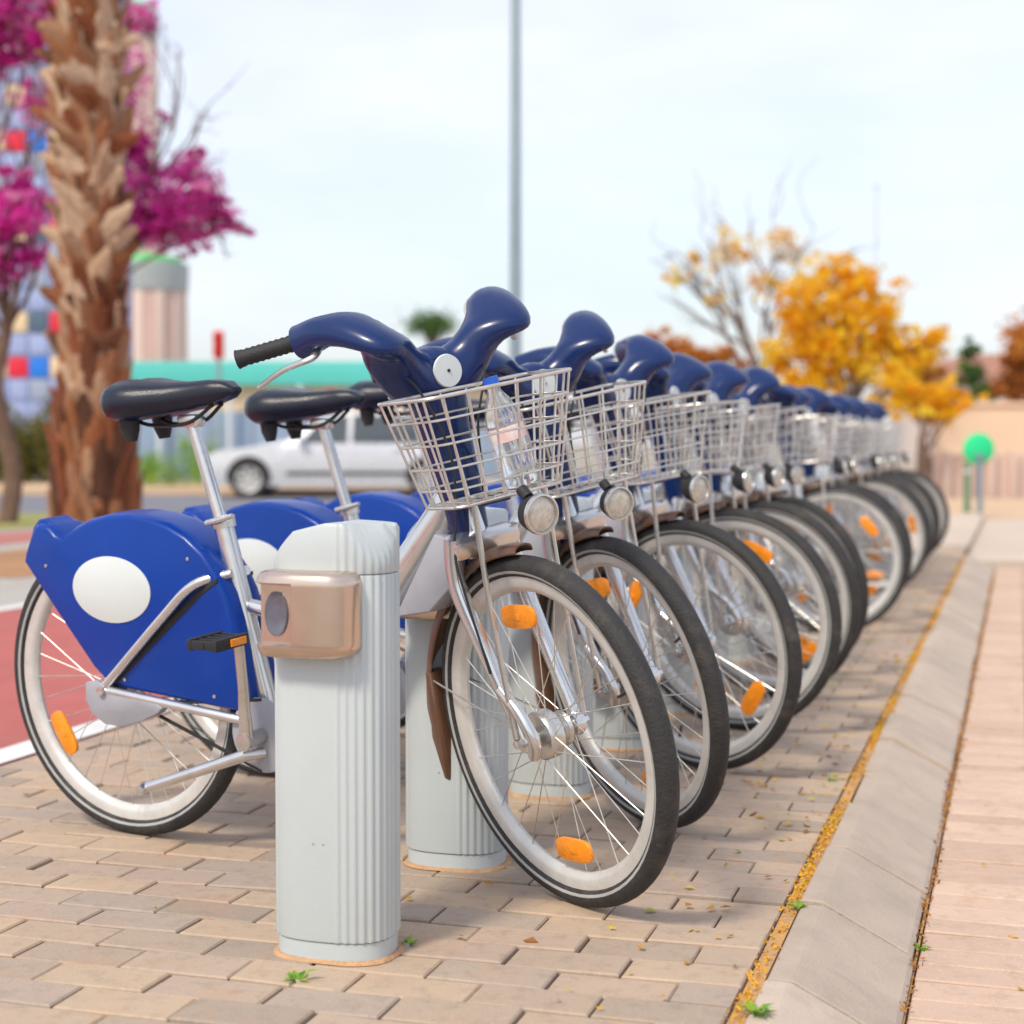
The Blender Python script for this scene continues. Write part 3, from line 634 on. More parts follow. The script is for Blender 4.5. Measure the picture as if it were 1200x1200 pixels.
    for i in range(n):
        t = (sp[min(i + 1, n - 1)] - sp[max(i - 1, 0)]).normalized(); up = Vector((-0.15, 0, 1)); up = (up - t * up.dot(t)).normalized(); sd_ = t.cross(up)
        ring = []
        for k in range(24):
            q = 2 * math.pi * k / 24; c, sn = math.cos(q), math.sin(q)
            off = sd_ * T2[i] * math.copysign(abs(c) ** .8, c) + up * V2[i] * math.copysign(abs(sn) ** .85, sn) * (1.0 if sn > 0 else 0.8)
            kk = math.exp(-((abs(sp[i].y) - 0.152) / 0.035) ** 2)
            if off.x > 0: ex = off.x * 1.15 * kk; off.x += ex; off.z -= ex * 0.75          # the hood that overhangs the brake cable
            ring.append(sp[i] + off)
        rings.append(ring)
    b.loft(rings, True); hb = b.build('handlebar', 'navy_plastic', root)
    b = MB(); b.lathe([(0.0005, .0), (0.030, .0), (0.0315, .002), (0.030, .006), (0.0005, .007)], 'x', (0, 0, 0), 32); b.lathe([(0.0005, .006), (0.0035, .006), (0.003, .009), (0.0005, .009)], 'x', (0, 0, 0), 10, mi=1)
    em = b.build('handlebar_emblem', ['emblem', 'dark_metal'], hb, (0.8935, 0, 1.004)); em.rotation_euler = (0, -0.10, 0)
    b = MB()
    for s_ in (-1, 1):
        for (x, y, z) in ((0.918, 0.112, 1.076), ): b.lathe([(0.0005, .0), (0.006, .0), (0.005, .006), (0.0005, .006)], 'x', (x, s_ * y, z), 10)
    b.build('screw', 'black_rubber', hb)
    for s_ in (-1, 1):
        b = MB(); g0 = Vector((0.742, s_ * 0.190, 1.094)); g1 = Vector((0.648, s_ * 0.298, 1.070)); 
        pts = [g0.lerp(g1, t) for t in np.linspace(0, 1, 26)]; b.tube(pts, [0.0148 + (0.0018 if i % 2 else 0) + (0.002 if i > 23 else 0) for i in range(26)], 14); b.build('grip', 'black_rubber', hb)
        b = MB(); c = g0.lerp(g1, 0.09); d = (g1 - g0).normalized(); b.tube([c - d * 0.01, c + d * 0.008], [0.027, 0.024], 16); b.build('grip_collar', 'emblem', hb)
        b = MB(); b.tube(smooth_path([(0.782, s_ * 0.196, 1.078), (0.79, s_ * 0.222, 1.062), (0.752, s_ * 0.262, 1.046), (0.712, s_ * 0.296, 1.018)], 5), lerp_list([.008, .009, .007, .006], 16), 10, flat=(0.7, (0, 0, 1))); b.build('brake_lever', 'silver_paint', hb)
    b = MB()
    b.tube(smooth_path([(0.86, -0.10, 1.03), (0.925, -0.085, 0.98), (0.945, -0.05, 0.86), (0.945, -0.055, 0.74), (0.955, -0.075, 0.66), (1.03, -0.082, 0.46)], 6), 0.0026, 6)
    b.build('brake_cable', 'black_rubber', hb)
    b = MB(); b.tube(smooth_path([(0.86, 0.10, 1.03), (0.915, 0.07, 0.99), (0.93, 0.03, 0.90), (0.90, 0.045, 0.78), (0.86, 0.04, 0.72)], 6), 0.0026, 6); b.build('brake_cable', 'black_rubber', hb)
    # mudguard
    b = MB(); A0, A1 = math.radians(93), math.radians(203); rings = []
    for i in range(40):
        q = A0 + (A1 - A0) * i / 39; R = WR + 0.016 + 0.053 * max(0, (i - 12) / 27) ** 1.6; w = 0.033 + (0.006 if i > 35 else 0.0) - (0.012 * (1 - i / 4) if i < 4 else 0)
        ring = []
        for k in range(9):
            a_ = math.pi * (k / 8 - 0.5); ring.append((R + 0.006 - (0.014 + 0.016 * min(1, i / 12)) * (1 - math.cos(a_)) ** 1.3, w * math.sin(a_)))
        for k in range(8, -1, -1):
            a_ = math.pi * (k / 8 - 0.5); ring.append((R + 0.003 - (0.014 + 0.016 * min(1, i / 12)) * (1 - math.cos(a_)) ** 1.3, (w - .002) * math.sin(a_)))
        rings.append([(HUB.x + r_ * math.cos(q), y, HUB.z + r_ * math.sin(q)) for r_, y in ring])
    b.loft(rings, True); b.prism([(0.706, 0.172), (0.762, 0.176), (0.756, 0.29), (0.748, 0.40), (0.728, 0.40), (0.724, 0.30), (0.718, 0.235)], -0.036, 0.036, 0.010); mg = b.build('mudguard', 'brown_guard', root)
    b = MB(); q = math.radians(172)
    for s_ in (-1, 1): b.tube([(HUB.x + (WR + .030) * math.cos(q), s_ * 0.028, HUB.z + (WR + .030) * math.sin(q)), (HUB.x, s_ * 0.05, HUB.z)], 0.002, 6)
    b.build('mudguard_stay', 'wire_steel', mg)
    # basket
    T = [(0.905, -0.175, 0.970), (1.070, -0.160, 0.985), (1.075, 0.160, 0.985), (0.905, 0.175, 0.970)]
    Bo = [(0.945, -0.125, 0.772), (1.055, -0.118, 0.782), (1.060, 0.118, 0.782), (0.945, 0.125, 0.772)]
    def rr_loop(P, r=0.03):
        o = []
        for i in range(4):
            p = Vector(P[i]); a = (Vector(P[i - 1]) - p).normalized(); c = (Vector(P[(i + 1) % 4]) - p).normalized()
            for t in np.linspace(0, 1, 5): o.append((1 - t) ** 2 * (p + a * r) + 2 * t * (1 - t) * p + t * t * (p + c * r))
        return o
    b = MB(); b.tube(rr_loop(T), 0.0036, 8, closed=True); bk = b.build('basket', 'wire_steel', root)
    b = MB(); b.tube(rr_loop(Bo), 0.0032, 8, closed=True)
    lp = lambda a, c, t: Vector(a).lerp(Vector(c), t)
    for i, cnt in ((0, 4), (1, 6), (2, 4), (3, 6)):
        j = (i + 1) % 4
        for k in range(cnt):
            t = (k + 0.5) / cnt; b.tube([lp(T[i], T[j], t), lp(Bo[i], Bo[j], t)], 0.0024, 6, False)
    for h in (0.2, 0.42, 0.64, 0.84):
        b.tube(rr_loop([lp(T[i], Bo[i], h) for i in range(4)], 0.03), 0.0022, 6, closed=True)
    for t in np.linspace(0.1, 0.9, 9): b.tube([lp(Bo[0], Bo[3], t), lp(Bo[1], Bo[2], t)], 0.0020, 6, False)
    for t in (0.3, 0.7): b.tube([lp(Bo[0], Bo[1], t), lp(Bo[3], Bo[2], t)], 0.0020, 6, False)
    tag(b.build('basket_wires', 'wire_steel', bk), kind='stuff')
    b = MB(); b.box((0.955, 0, 0.766), (0.09, 0.07, 0.012), None, 0.004); b.build('basket_bracket', 'navy_plastic', bk)
    b = MB()
    for s_ in (-1, 1): b.tube([(1.045, s_ * 0.080, 0.778), (1.055, s_ * 0.082, 0.60), (1.083, s_ * 0.080, 0.345)], 0.0055, 8)
    b.build('basket_stay', 'alloy', root)
    # headlight
    b = MB(); b.lathe([(0.0005, -.045), (0.020, -.043), (0.032, -.028), (0.039, -.004), (0.040, .008), (0.036, .010), (0.034, .002), (0.0005, .002)], 'x', (0, 0, 0), 32); b.tube([(-0.03, 0, 0.03), (-0.05, 0, 0.045)], 0.012, 10)
    hl = b.build('headlight', 'black_rubber', root, (1.128, 0, 0.752)); hl.scale = (.92, .92, .92)
    b = MB(); b.lathe([(0.0005, .010), (0.014, .0098), (0.026, .0085), (0.034, .005), (0.034, .002), (0.0005, .002)], 'x', (0, 0, 0), 32); b.build('headlight_lens', 'lamp_glass', hl)
    b = MB(); b.lathe([(0.034, .004), (0.036, .0115), (0.0395, .0105), (0.0405, .004)], 'x', (0, 0, 0), 32); b.build('headlight_ring', 'alloy', hl)
    # every steered part remembers it and pivots about the head axis
    for o in root.children:
        if o.name.split('.')[0] in FRONT or o == fw: o['steered'] = 1
    return root
def steer(root, ang):
    M = Matrix.Translation(PIV) @ Matrix.Rotation(-ang, 4, AXIS) @ Matrix.Translation(-PIV)
    for o in root.children:
        if o.get('steered'): o.matrix_local = M @ Matrix.Translation(o.location)
def spin(root, angs):
    ws = [o for o in root.children if o.name.split('.')[0] == 'wheel']
    for o, a in zip(ws, angs): o.rotation_euler = (0, a, 0)

R0 = gnd(160, 977); BANG = -math.radians(30.66); STEP = W(0, 0.665)
ORD = ['first', 'second', 'third', 'fourth', 'fifth', 'sixth', 'seventh', 'eighth', 'ninth', 'tenth', 'eleventh', 'twelfth', 'thirteenth', 'fourteenth', 'fifteenth', 'sixteenth', 'seventeenth']
bike0 = build_bike()
#         slot steer roll saddle-drop  yaw-offset
BIKES = [(0, 24, 4.5, 0.0, 0), (1, 30, 4.0, 0.0, 0), (2, 15, 3.5, -0.045, 0.5), (3, 0, 2.5, -0.01, -1), (4, 6, 3, 0.0, 0), (5, 19, 3, -0.03, 1), (7, -9, 2, 0.01, 0), (8, 4, 3, 0.0, 0), (10, 0, 3, -0.02, 1), (11, 8, 2.5, 0.0, 0), (12, 2, 3, 0.02, -1), (13, 12, 2, 0.0, 0), (14, -3, 3, 0.0, 0)]
trees = [bike0] + [copy_tree(bike0) for _ in BIKES[1:]]
for i, ((slot, stv, roll, drop, yaw), o) in enumerate(zip(BIKES, trees)):
    o.location = R0 + STEP * slot; o.rotation_euler = Euler((math.radians(roll), 0, BANG + math.radians(yaw)), 'XYZ')
    M = Matrix.Rotation(BANG + math.radians(yaw), 4, 'Z') @ Matrix.Rotation(math.radians(roll), 4, 'X'); o.rotation_euler = M.to_euler()
    extra = {0: 'blue rental bicycle beside the free dock post, a plastic bottle in its wire basket', 12: 'last blue rental bicycle with wire basket, at the far end of the row'}.get(i)
    tag(o, extra or '%s blue rental bicycle with wire basket, counted from the free dock post' % ORD[i], 'bicycle', 'blue rental bicycles docked in a row')
    for ch in o.children:
        nm = ch.name.split('.')[0]
        if nm in ('saddle', 'seat_post'): ch.location = Vector((0.28, 0, -1.0)) * drop
        if i and nm == 'wheel': ch.rotation_euler = (0, {1: -0.12, 2: 2.3, 3: 0.55, 4: -0.5}.get(i, rng.random() * 6.28) if ch.get('steered') else rng.random() * 6.28, 0)
    if i:
        for ch in o.children:
            if ch.name.split('.')[0] == 'wheel' and ch.get('steered'): ch['spin'] = ch.rotation_euler.y
    M = Matrix.Translation(PIV) @ Matrix.Rotation(-math.radians(stv), 4, AXIS) @ Matrix.Translation(-PIV)
    for ch in o.children:
        if ch.get('steered'): ch.matrix_local = M @ Matrix.Translation(ch.location) @ Matrix.Rotation(ch.get('spin', 0.0), 4, 'Y') @ Matrix.Diagonal((*ch.scale, 1))
post0 = build_post(); P1 = gnd(395, 1113); 
posts = [post0] + [copy_tree(post0) for _ in range(16)]
taken = {b_[0]: i for i, b_ in enumerate(BIKES)}
PS = W(-1.10, 2.59)
for k, o in enumerate(posts):
    o.location = W(-1.10, 2.592 + (0 if k == 0 else 0.005) + 0.665 * k * (0.93 if k == 1 else 1.0)); o.rotation_euler = (0, 0, -TH)
    slot = k - 1
    if k == 0: lab = 'free grey docking post with bronze lock box, first of the row'
    elif slot in taken: lab = 'grey docking post holding the %s blue bicycle of the row' % ORD[taken[slot]]
    else: lab = 'empty grey docking post between parked blue bicycles, %s post of the row' % ORD[k]
    tag(o, lab, 'docking post')

# bottle lying upright in the first basket
def local_front(p): 
    M = Matrix.Translation(PIV) @ Matrix.Rotation(-math.radians(BIKES[0][1]), 4, AXIS) @ Matrix.Translation(-PIV)
    bpy.context.view_layer.update(); return trees[0].matrix_world @ (M @ Vector(p))
p0 = local_front((1.015, 0.055, 0.787)); p1 = local_front((0.985, 0.035, 0.97))
bt = empty('bottle', p0); tag(bt, 'clear plastic water bottle standing in the first bike basket', 'bottle')
d = (p1 - p0).normalized(); bt.rotation_euler = d.to_track_quat('Z', 'Y').to_euler()
b = MB(); b.lathe([(0.0005, 0), (0.030, 0.0), (0.033, 0.006), (0.033, 0.05), (0.031, 0.06), (0.033, 0.07), (0.033, 0.13), (0.024, 0.16), (0.0125, 0.178), (0.0125, 0.195), (0.0005, 0.195)], 'z', (0, 0, 0), 24); bb = b.build('bottle_body', 'bottle_plastic', bt)
b = MB(); b.lathe([(0.0336, 0.085), (0.0338, 0.087), (0.0338, 0.110), (0.0336, 0.112), (0.033, 0.09)], 'z', (0, 0, 0), 24); b.build('bottle_label', 'bottle_label', bt)
b = MB(); b.lathe([(0.0005, 0.188), (0.0145, 0.188), (0.0145, 0.205), (0.0005, 0.206)], 'z', (0, 0, 0), 20); b.build('bottle_cap', 'bottle_cap', bt)

# ------------------------------------------------------------------ palm trunk with leaf bases
def palm_mat():
    m = bpy.data.materials.new('palm_boot'); m.use_nodes = True; nt = m.node_tree; L = nt.links; p = nt.nodes['Principled BSDF']; p.inputs['Roughness'].default_value = 0.85
    oi = nd(nt, 'ShaderNodeObjectInfo'); r = nd(nt, 'ShaderNodeValToRGB'); els = r.color_ramp.elements
    for c in range(3): els.new(0.5)
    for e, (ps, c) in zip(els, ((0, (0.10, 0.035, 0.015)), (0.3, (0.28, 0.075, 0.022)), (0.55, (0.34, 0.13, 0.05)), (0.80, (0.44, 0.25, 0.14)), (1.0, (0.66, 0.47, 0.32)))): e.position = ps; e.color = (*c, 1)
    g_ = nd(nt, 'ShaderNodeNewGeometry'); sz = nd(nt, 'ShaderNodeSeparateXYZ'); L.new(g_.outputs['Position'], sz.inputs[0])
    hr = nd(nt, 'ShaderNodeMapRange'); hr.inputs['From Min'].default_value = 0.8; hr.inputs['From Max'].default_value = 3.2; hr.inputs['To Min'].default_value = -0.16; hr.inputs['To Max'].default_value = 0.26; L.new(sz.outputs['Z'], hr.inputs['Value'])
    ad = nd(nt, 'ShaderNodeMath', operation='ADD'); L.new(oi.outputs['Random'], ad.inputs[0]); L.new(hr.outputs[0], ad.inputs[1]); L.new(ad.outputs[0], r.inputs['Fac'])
    t = nd(nt, 'ShaderNodeTexCoord'); mp_ = nd(nt, 'ShaderNodeMapping'); mp_.inputs['Scale'].default_value = (30, 30, 4); n = nd(nt, 'ShaderNodeTexNoise', Scale=1.5, Detail=6.0); L.new(t.outputs['Object'], mp_.inputs[0]); L.new(mp_.outputs[0], n.inputs['Vector'])
    q = nd(nt, 'ShaderNodeMix', data_type='RGBA', blend_type='MULTIPLY'); q.inputs['Factor'].default_value = 0.75; r2 = nd(nt, 'ShaderNodeValToRGB'); r2.color_ramp.elements[0].position = .3; r2.color_ramp.elements[0].color = (.35, .25, .2, 1); r2.color_ramp.elements[1].position = .65
    L.new(n.outputs['Fac'], r2.inputs[0]); L.new(r.outputs[0], q.inputs['A']); L.new(r2.outputs[0], q.inputs['B']); L.new(q.outputs['Result'], p.inputs['Base Color'])
    bp = nd(nt, 'ShaderNodeBump', Strength=0.8, Distance=0.02); L.new(n.outputs['Fac'], bp.inputs['Height']); L.new(bp.outputs[0], p.inputs['Normal']); MATS['palm_boot'] = m
palm_mat()
mat('palm_fibre', (0.20, 0.07, 0.03), 0.95, var=0.22, nscale=9, bump=1.0, bscale=25, dirt=(0.10, 0.05, 0.03), dscale=5, damt=0.7)
pb = gnd(112, 642); palm = empty('palm_tree', (pb.x, pb.y, 0)); tag(palm, 'thick palm trunk covered in brown leaf bases, beside the red cycle lane', 'palm tree')
b = MB(); hs = np.linspace(-0.02, 7.2, 60); b.tube([(0.02 * math.sin(h * 1.3), 0.02 * math.cos(h), h) for h in hs], [0.36 - 0.13 * min(1, max(0, h) / 1.8) + 0.012 * math.sin(h * 5) for h in hs], 24); trunk = b.build('trunk', 'palm_fibre', palm)
boots = []
for v_ in range(4):
    b = MB(); rings = []; L_ = 0.40; rg = random.Random(v_)
    for i, t in enumerate(np.linspace(0, 1, 6)):
        w = (0.105 * (1 - t) ** 0.8 + 0.032) * (1 + rg.uniform(-.12, .12)); th = 0.030 * (1 - 0.6 * t); x = 0.015 + 0.085 * t ** 1.5; z = L_ * t
        sk = rg.uniform(-.02, .02) * t
        rings.append([(x - th, -w + sk, z), (x + th * .2, -w * .9 + sk, z), (x + th, sk, z), (x + th * .2, w * .9 + sk, z), (x - th, w + sk, z)])
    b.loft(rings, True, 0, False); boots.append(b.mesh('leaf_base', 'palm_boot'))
for i in range(290):
    h = 0.05 + 5.6 * (i + rng.random() * .7) / 290; a = i * 2.39996 + rng.normal(0, .15)
    if math.sin(a) > 0.55: a = -a                       # more of them towards the street
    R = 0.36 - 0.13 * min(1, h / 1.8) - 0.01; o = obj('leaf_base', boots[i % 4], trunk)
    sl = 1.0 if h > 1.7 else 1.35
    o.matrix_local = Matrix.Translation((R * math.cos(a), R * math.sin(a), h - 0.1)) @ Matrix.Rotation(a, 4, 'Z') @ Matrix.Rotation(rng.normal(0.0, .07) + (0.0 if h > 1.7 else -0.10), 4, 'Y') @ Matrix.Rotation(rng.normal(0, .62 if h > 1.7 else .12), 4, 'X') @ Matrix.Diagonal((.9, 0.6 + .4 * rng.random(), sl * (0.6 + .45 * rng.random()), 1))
b = MB()
for i in range(34):
    a = i * 2.4; el = 0.2 + 1.1 * ((i * 0.618) % 1); l = 1.5; d = Vector((math.cos(a) * math.cos(el), math.sin(a) * math.cos(el), math.sin(el))); p0_ = Vector((0, 0, 7.15)); p1_ = p0_ + d * 1.1
    b.tube([p0_, p1_], [.025, .015], 6); s_ = d.cross(Vector((0, 0, 1))).normalized(); u_ = s_.cross(d)
    for k in range(13):
        q = (k - 6) / 6 * 1.35; e = (d * math.cos(q) + s_ * math.sin(q)); tip = p1_ + e * 0.85 - Vector((0, 0, .28)); md = p1_ + e * 0.45; wv_ = e.cross(u_).normalized() * .035
        b.add([p1_, md - wv_, tip, md + wv_], [(0, 1, 2, 3)], 0, False)
o = b.build('crown', 'green_leaf', palm); at = o.data.attributes.new('tint', 'FLOAT', 'FACE'); at.data.foreach_set('value', rng.random(len(o.data.polygons)).astype(np.float32))

# ------------------------------------------------------------------ blossom and autumn trees
def limb(b, p, q, r0_, r1_, wob=0.06):
    p, q = Vector(p), Vector(q); L_ = (q - p).length; m1 = p.lerp(q, .35) + Vector(rng.normal(0, wob * L_, 3)); m2 = p.lerp(q, .7) + Vector(rng.normal(0, wob * L_, 3)); path = smooth_path([p, m1, m2, q], 4); b.tube(path, list(np.linspace(r0_, r1_, len(path))), 7); return path
def tree(name, label, base, Y, clumps, m, trunk_m, r0_, fork_h, dens, leaf, cat='tree', group=None, twigs=10, bare=(), aspect=.7, lean=0.0):
    """clumps: (px, py, rx, ry) ellipses in the photograph at the tree's own distance Y"""
    root = empty(name, base); tag(root, label, cat, group); b = MB(); base = Vector(base); sc = Y / F
    fork = Vector((lean, 0, fork_h)); limb(b, (0, 0, -0.05), fork, r0_, r0_ * .72, .03); pts = []; tint = []
    for (x, y, rx, ry) in clumps:
        c = dep(x, y, Y) - base; c.y += rng.normal(0, 0.25 * max(rx, ry) * sc); path = limb(b, fork + Vector((0, 0, rng.uniform(-.15, .15) * fork_h)), c, r0_ * .26, r0_ * .05, .07)
        for k in range(twigs):
            e = c + Vector(rng.normal(0, 1, 3)) * Vector((rx * sc * .6, rx * sc * .6, ry * sc * .6)).x * .8; limb(b, path[int(rng.integers(5, len(path)))], e, r0_ * .09, r0_ * .025, .09)
        nsub = max(5, int(rx * ry / 28)); 
        for k in range(nsub):
            cc = np.array(c) + rng.normal(0, .5, 3) * np.array([rx * sc, rx * sc * .8, ry * sc]); rr = sc * min(rx, ry) * rng.uniform(.15, .75); n = int(.42 * dens * rng.uniform(.3, 1.5)); pts.append(cc + rng.normal(0, .55, (n, 3)) * np.array([rr, rr, rr * .7])); tint.append(np.full(n, rng.uniform(.1, .95)))
    for (x0, y0, x1, y1) in bare:
        p, q = dep(x0, y0, Y) - base, dep(x1, y1, Y) - base; path = limb(b, p, q, r0_ * .18, r0_ * .04, .05)
        for k in range(7): s0 = path[int(rng.integers(2, len(path)))]; limb(b, s0, s0 + Vector(rng.normal(0, 1, 3)) * .14 * (q - p).length + (q - p) * .2, r0_ * .06, r0_ * .02, .1)
    b.build('trunk', trunk_m, root)
    if pts: leaf_cloud('crown', m, np.concatenate(pts), leaf * (0.7 + .6 * rng.random(sum(map(len, pts)))), root, tint=np.concatenate(tint), aspect=aspect)
    return root
J1 = gnd(8, 613)
tree('blossom_tree', 'slim tree with magenta blossom standing in the grass verge left of the palm', (J1.x, J1.y, 0), J1.y, [(18, 18, 36, 28), (8, 62, 28, 20), (42, 45, 20, 28), (-60, 140, 40, 60), (18, 225, 30, 18), (12, 262, 40, 24), (40, 245, 18, 22), (34, 296, 26, 14), (-30, 300, 40, 40), (-40, 30, 40, 50), (0, -60, 60, 50)], 'blossom', 'bark', 0.11, 2.0, 210, 0.065, group='magenta blossom trees by the verge', twigs=6)
J2 = gnd(128, 605)
tree('blossom_tree', 'magenta blossoming tree behind the palm, its flowering branch reaching right', (J2.x, J2.y, 0), J2.y, [(180, 258, 34, 28), (215, 232, 34, 34), (200, 275, 28, 18), (248, 262, 28, 20), (228, 195, 20, 22), (168, 200, 26, 26), (160, 170, 24, 18), (270, 266, 18, 9), (286, 270, 8, 5), (262, 235, 12, 6), (255, 250, 18, 10), (192, 140, 8, 6), (160, 15, 20, 20), (120, 90, 40, 60), (240, 240, 16, 12), (60, 120, 30, 30), (195, 250, 30, 26), (240, 225, 14, 16), (165, 235, 24, 30)], 'blossom', 'bark', 0.10, 2.9, 105, 0.065, group='magenta blossom trees by the verge', twigs=5, bare=[(190, 200, 272, 98), (200, 190, 240, 130), (200, 150, 214, 60), (215, 215, 262, 190), (250, 270, 268, 300)])
def yt(px, py, z=-0.05): return gnd(px, py, z)
B1 = Vector((dep(893, 519, 33).x, 33, -.1))
tree('bare_tree', 'nearly bare spreading tree with a few yellow leaves, behind the bicycle row', B1, 33, [(790, 322, 24, 14), (812, 300, 12, 8), (920, 285, 20, 22), (975, 305, 16, 12), (860, 290, 30, 24), (900, 330, 26, 22), (840, 350, 22, 16), (950, 330, 22, 18)], 'yellow_leaf', 'bark', 0.16, 2.0, 26, 0.11, group='trees beyond the cross street', twigs=6, bare=[(893, 440, 800, 300), (893, 440, 850, 262), (893, 430, 905, 255), (895, 430, 955, 268), (880, 410, 770, 345), (900, 420, 990, 300), (870, 380, 820, 270), (905, 390, 935, 300), (860, 400, 810, 372), (850, 350, 780, 300), (905, 340, 880, 265), (920, 370, 1000, 330)])
B2 = Vector((dep(1003, 519, 31).x, 31, -.1))
tree('yellow_tree', 'broad autumn tree with dense golden leaves above the bicycle row', B2, 31, [(965, 350, 40, 36), (1000, 330, 30, 22), (940, 385, 30, 30), (1010, 375, 36, 32), (960, 410, 42, 34), (1000, 425, 36, 28), (1040, 400, 34, 30), (950, 450, 34, 22), (1075, 412, 28, 22), (1050, 440, 32, 26), (925, 360, 16, 16), (985, 310, 18, 14), (1030, 350, 24, 20), (915, 420, 18, 24), (1095, 400, 16, 14)], 'yellow_leaf', 'bark', 0.15, 1.5, 46, 0.14, group='trees beyond the cross street', twigs=4)
B3 = Vector((dep(1099, 519, 27.6).x, 28.2, -.1))
tree('yellow_tree', 'low golden tree with a straight brown trunk beside the round green sign', B3, 28.2, [(1085, 465, 34, 18), (1060, 450, 26, 18), (1110, 480, 28, 14), (1085, 485, 34, 12), (1125, 465, 18, 12)], 'yellow_leaf', 'bark', 0.09, 0.75, 75, 0.11, group='trees beyond the cross street', twigs=4)
B4 = Vector((dep(790, 519, 35).x, 35, -.1))
tree('russet_tree', 'low russet brown tree behind the nearly bare tree', B4, 35, [(775, 410, 24, 20), (810, 420, 30, 20), (840, 430, 26, 16), (765, 395, 12, 10), (800, 450, 40, 24), (860, 450, 40, 20)], 'russet_leaf', 'bark', 0.15, 1.2, 260, 0.10, group='trees beyond the cross street', twigs=4)
B5 = Vector((dep(1200, 519, 34).x, 34, -.1))
tree('russet_tree', 'orange brown tree standing behind the peach coloured wall', B5, 34, [(1200, 415, 24, 24), (1195, 450, 22, 18), (1225, 400, 30, 40), (1230, 450, 30, 30), (1190, 470, 16, 12)], 'russet_leaf', 'bark', 0.17, 1.2, 320, 0.11, group='trees beyond the cross street', twigs=4)
B6 = Vector((dep(1142, 519, 38).x, 38, -.1))
tree('dark_tree', 'small dark green tree behind the peach wall, between the autumn trees', B6, 38, [(1142, 410, 12, 12), (1138, 435, 14, 14), (1150, 455, 20, 12), (1130, 445, 12, 12), (1160, 462, 12, 8)], 'green_leaf', 'bark', 0.12, 1.0, 200, 0.10, group='trees beyond the cross street', twigs=4)
B7 = Vector((dep(1080, 519, 50).x, 50, -.1))
tree('yellow_tree', 'distant golden tree glimpsed between the broad tree and the wall', B7, 50, [(1070, 430, 26, 20), (1095, 445, 22, 16), (1060, 460, 30, 20), (1100, 470, 20, 14)], 'russet_leaf', 'bark', 0.15, 1.2, 220, 0.14, group='trees beyond the cross street', twigs=3)
# small fan palm far behind the first handlebar
p_ = dep(506, 519, 62); fp = empty('fan_palm', (p_.x, p_.y, -.1)); tag(fp, 'small distant fan palm showing above the first handlebar', 'palm tree')
hp = dep(506, 376, 62).z + .1; b = MB(); b.tube([(0, 0, -.05), (0.1, 0, hp * .5), (0, 0, hp)], [.25, .2, .2], 8); b.build('trunk', 'bark', fp)
pts = rng.normal(0, 1, (900, 3)) * np.array([.42, .4, .22]) + np.array([0, 0, hp - .15]); leaf_cloud('crown', 'green_leaf', pts, 0.28, fp, aspect=.25)

# hedge and planting on the median
def shrub(name, label, px, py, Y, rx, ry, m, n, leaf, group=None):
    c = dep(px, py, Y); r = empty(name, (c.x, c.y, 0)); tag(r, label, 'hedge' if name == 'hedge' else 'shrub', group); sc = Y / F; pts = []
    for k in range(26): pts.append(blob((rng.uniform(-1, 1) * rx * sc * .85, rng.normal(0, .25), abs(rng.normal(.5, .3)) * max(.1, c.z) * 1.2), (rx * sc * .25, .35, max(.1, c.z) * .5), n // 26))
    leaf_cloud('foliage', m, np.concatenate(pts), leaf, r)
shrub('hedge', 'dark olive hedge on the median behind the slim blossom tree', 20, 512, 36, 75, 24, 'olive_leaf', 9000, 0.10)
shrub('shrub', 'low yellow green planting on the median behind the palm', 205, 532, 33.5, 48, 8, 'weed_leaf', 2600, 0.07)

# ------------------------------------------------------------------ lamp posts, traffic signals, sign
def lamp_post(name, label, px, Y, rad, h, arm=1.5, m='lamp_post_paint', yb=0.0):
    p = dep(px, 519, Y); r = empty(name, (p.x, p.y, yb)); tag(r, label, 'lamp post')
    b = MB(); b.tube([(0, 0, 0), (0, 0, .9), (0, 0, .95), (0, 0, h)], [rad * 1.5, rad * 1.5, rad * 1.05, rad * .7], 20); b.build('pole', m, r)
    b = MB(); b.lathe([(0.001, 0), (rad * 2.6, 0), (rad * 2.6, .03), (0.001, .03)], 'z', (0, 0, 0), 16); b.build('base_plate', m, r)
    b = MB(); b.tube([(0, 0, h - .1), (arm * .4, 0, h + .15), (arm, 0, h + .2)], [.045, .04, .035], 10); b.build('arm', m, r)
    b = MB(); b.box((arm + .3, 0, h + .2), (.7, .28, .12), None, .05); b.build('lamp_head', m, r)
lamp_post('lamp_post', 'tall grey green lamp post rising behind the first handlebar', 604, 17.5, 0.062, 8.5)
p_ = dep(1024, 519, 56); ms_ = empty('mast', (p_.x, p_.y, -.1)); tag(ms_, 'thin pale distant mast behind the golden tree', 'mast'); hm = dep(1024, 215, 56).z
b = MB(); b.tube([(0, 0, 0), (0, 0, hm * .5), (0, 0, hm)], [.07, .06, .05], 12); b.build('pole', 'mast_paint', ms_)
b = MB(); b.lathe([(.001, hm), (.09, hm), (.09, hm + .06), (.001, hm + .12)], 'z', (0, 0, 0), 12); b.build('finial', 'mast_paint', ms_)
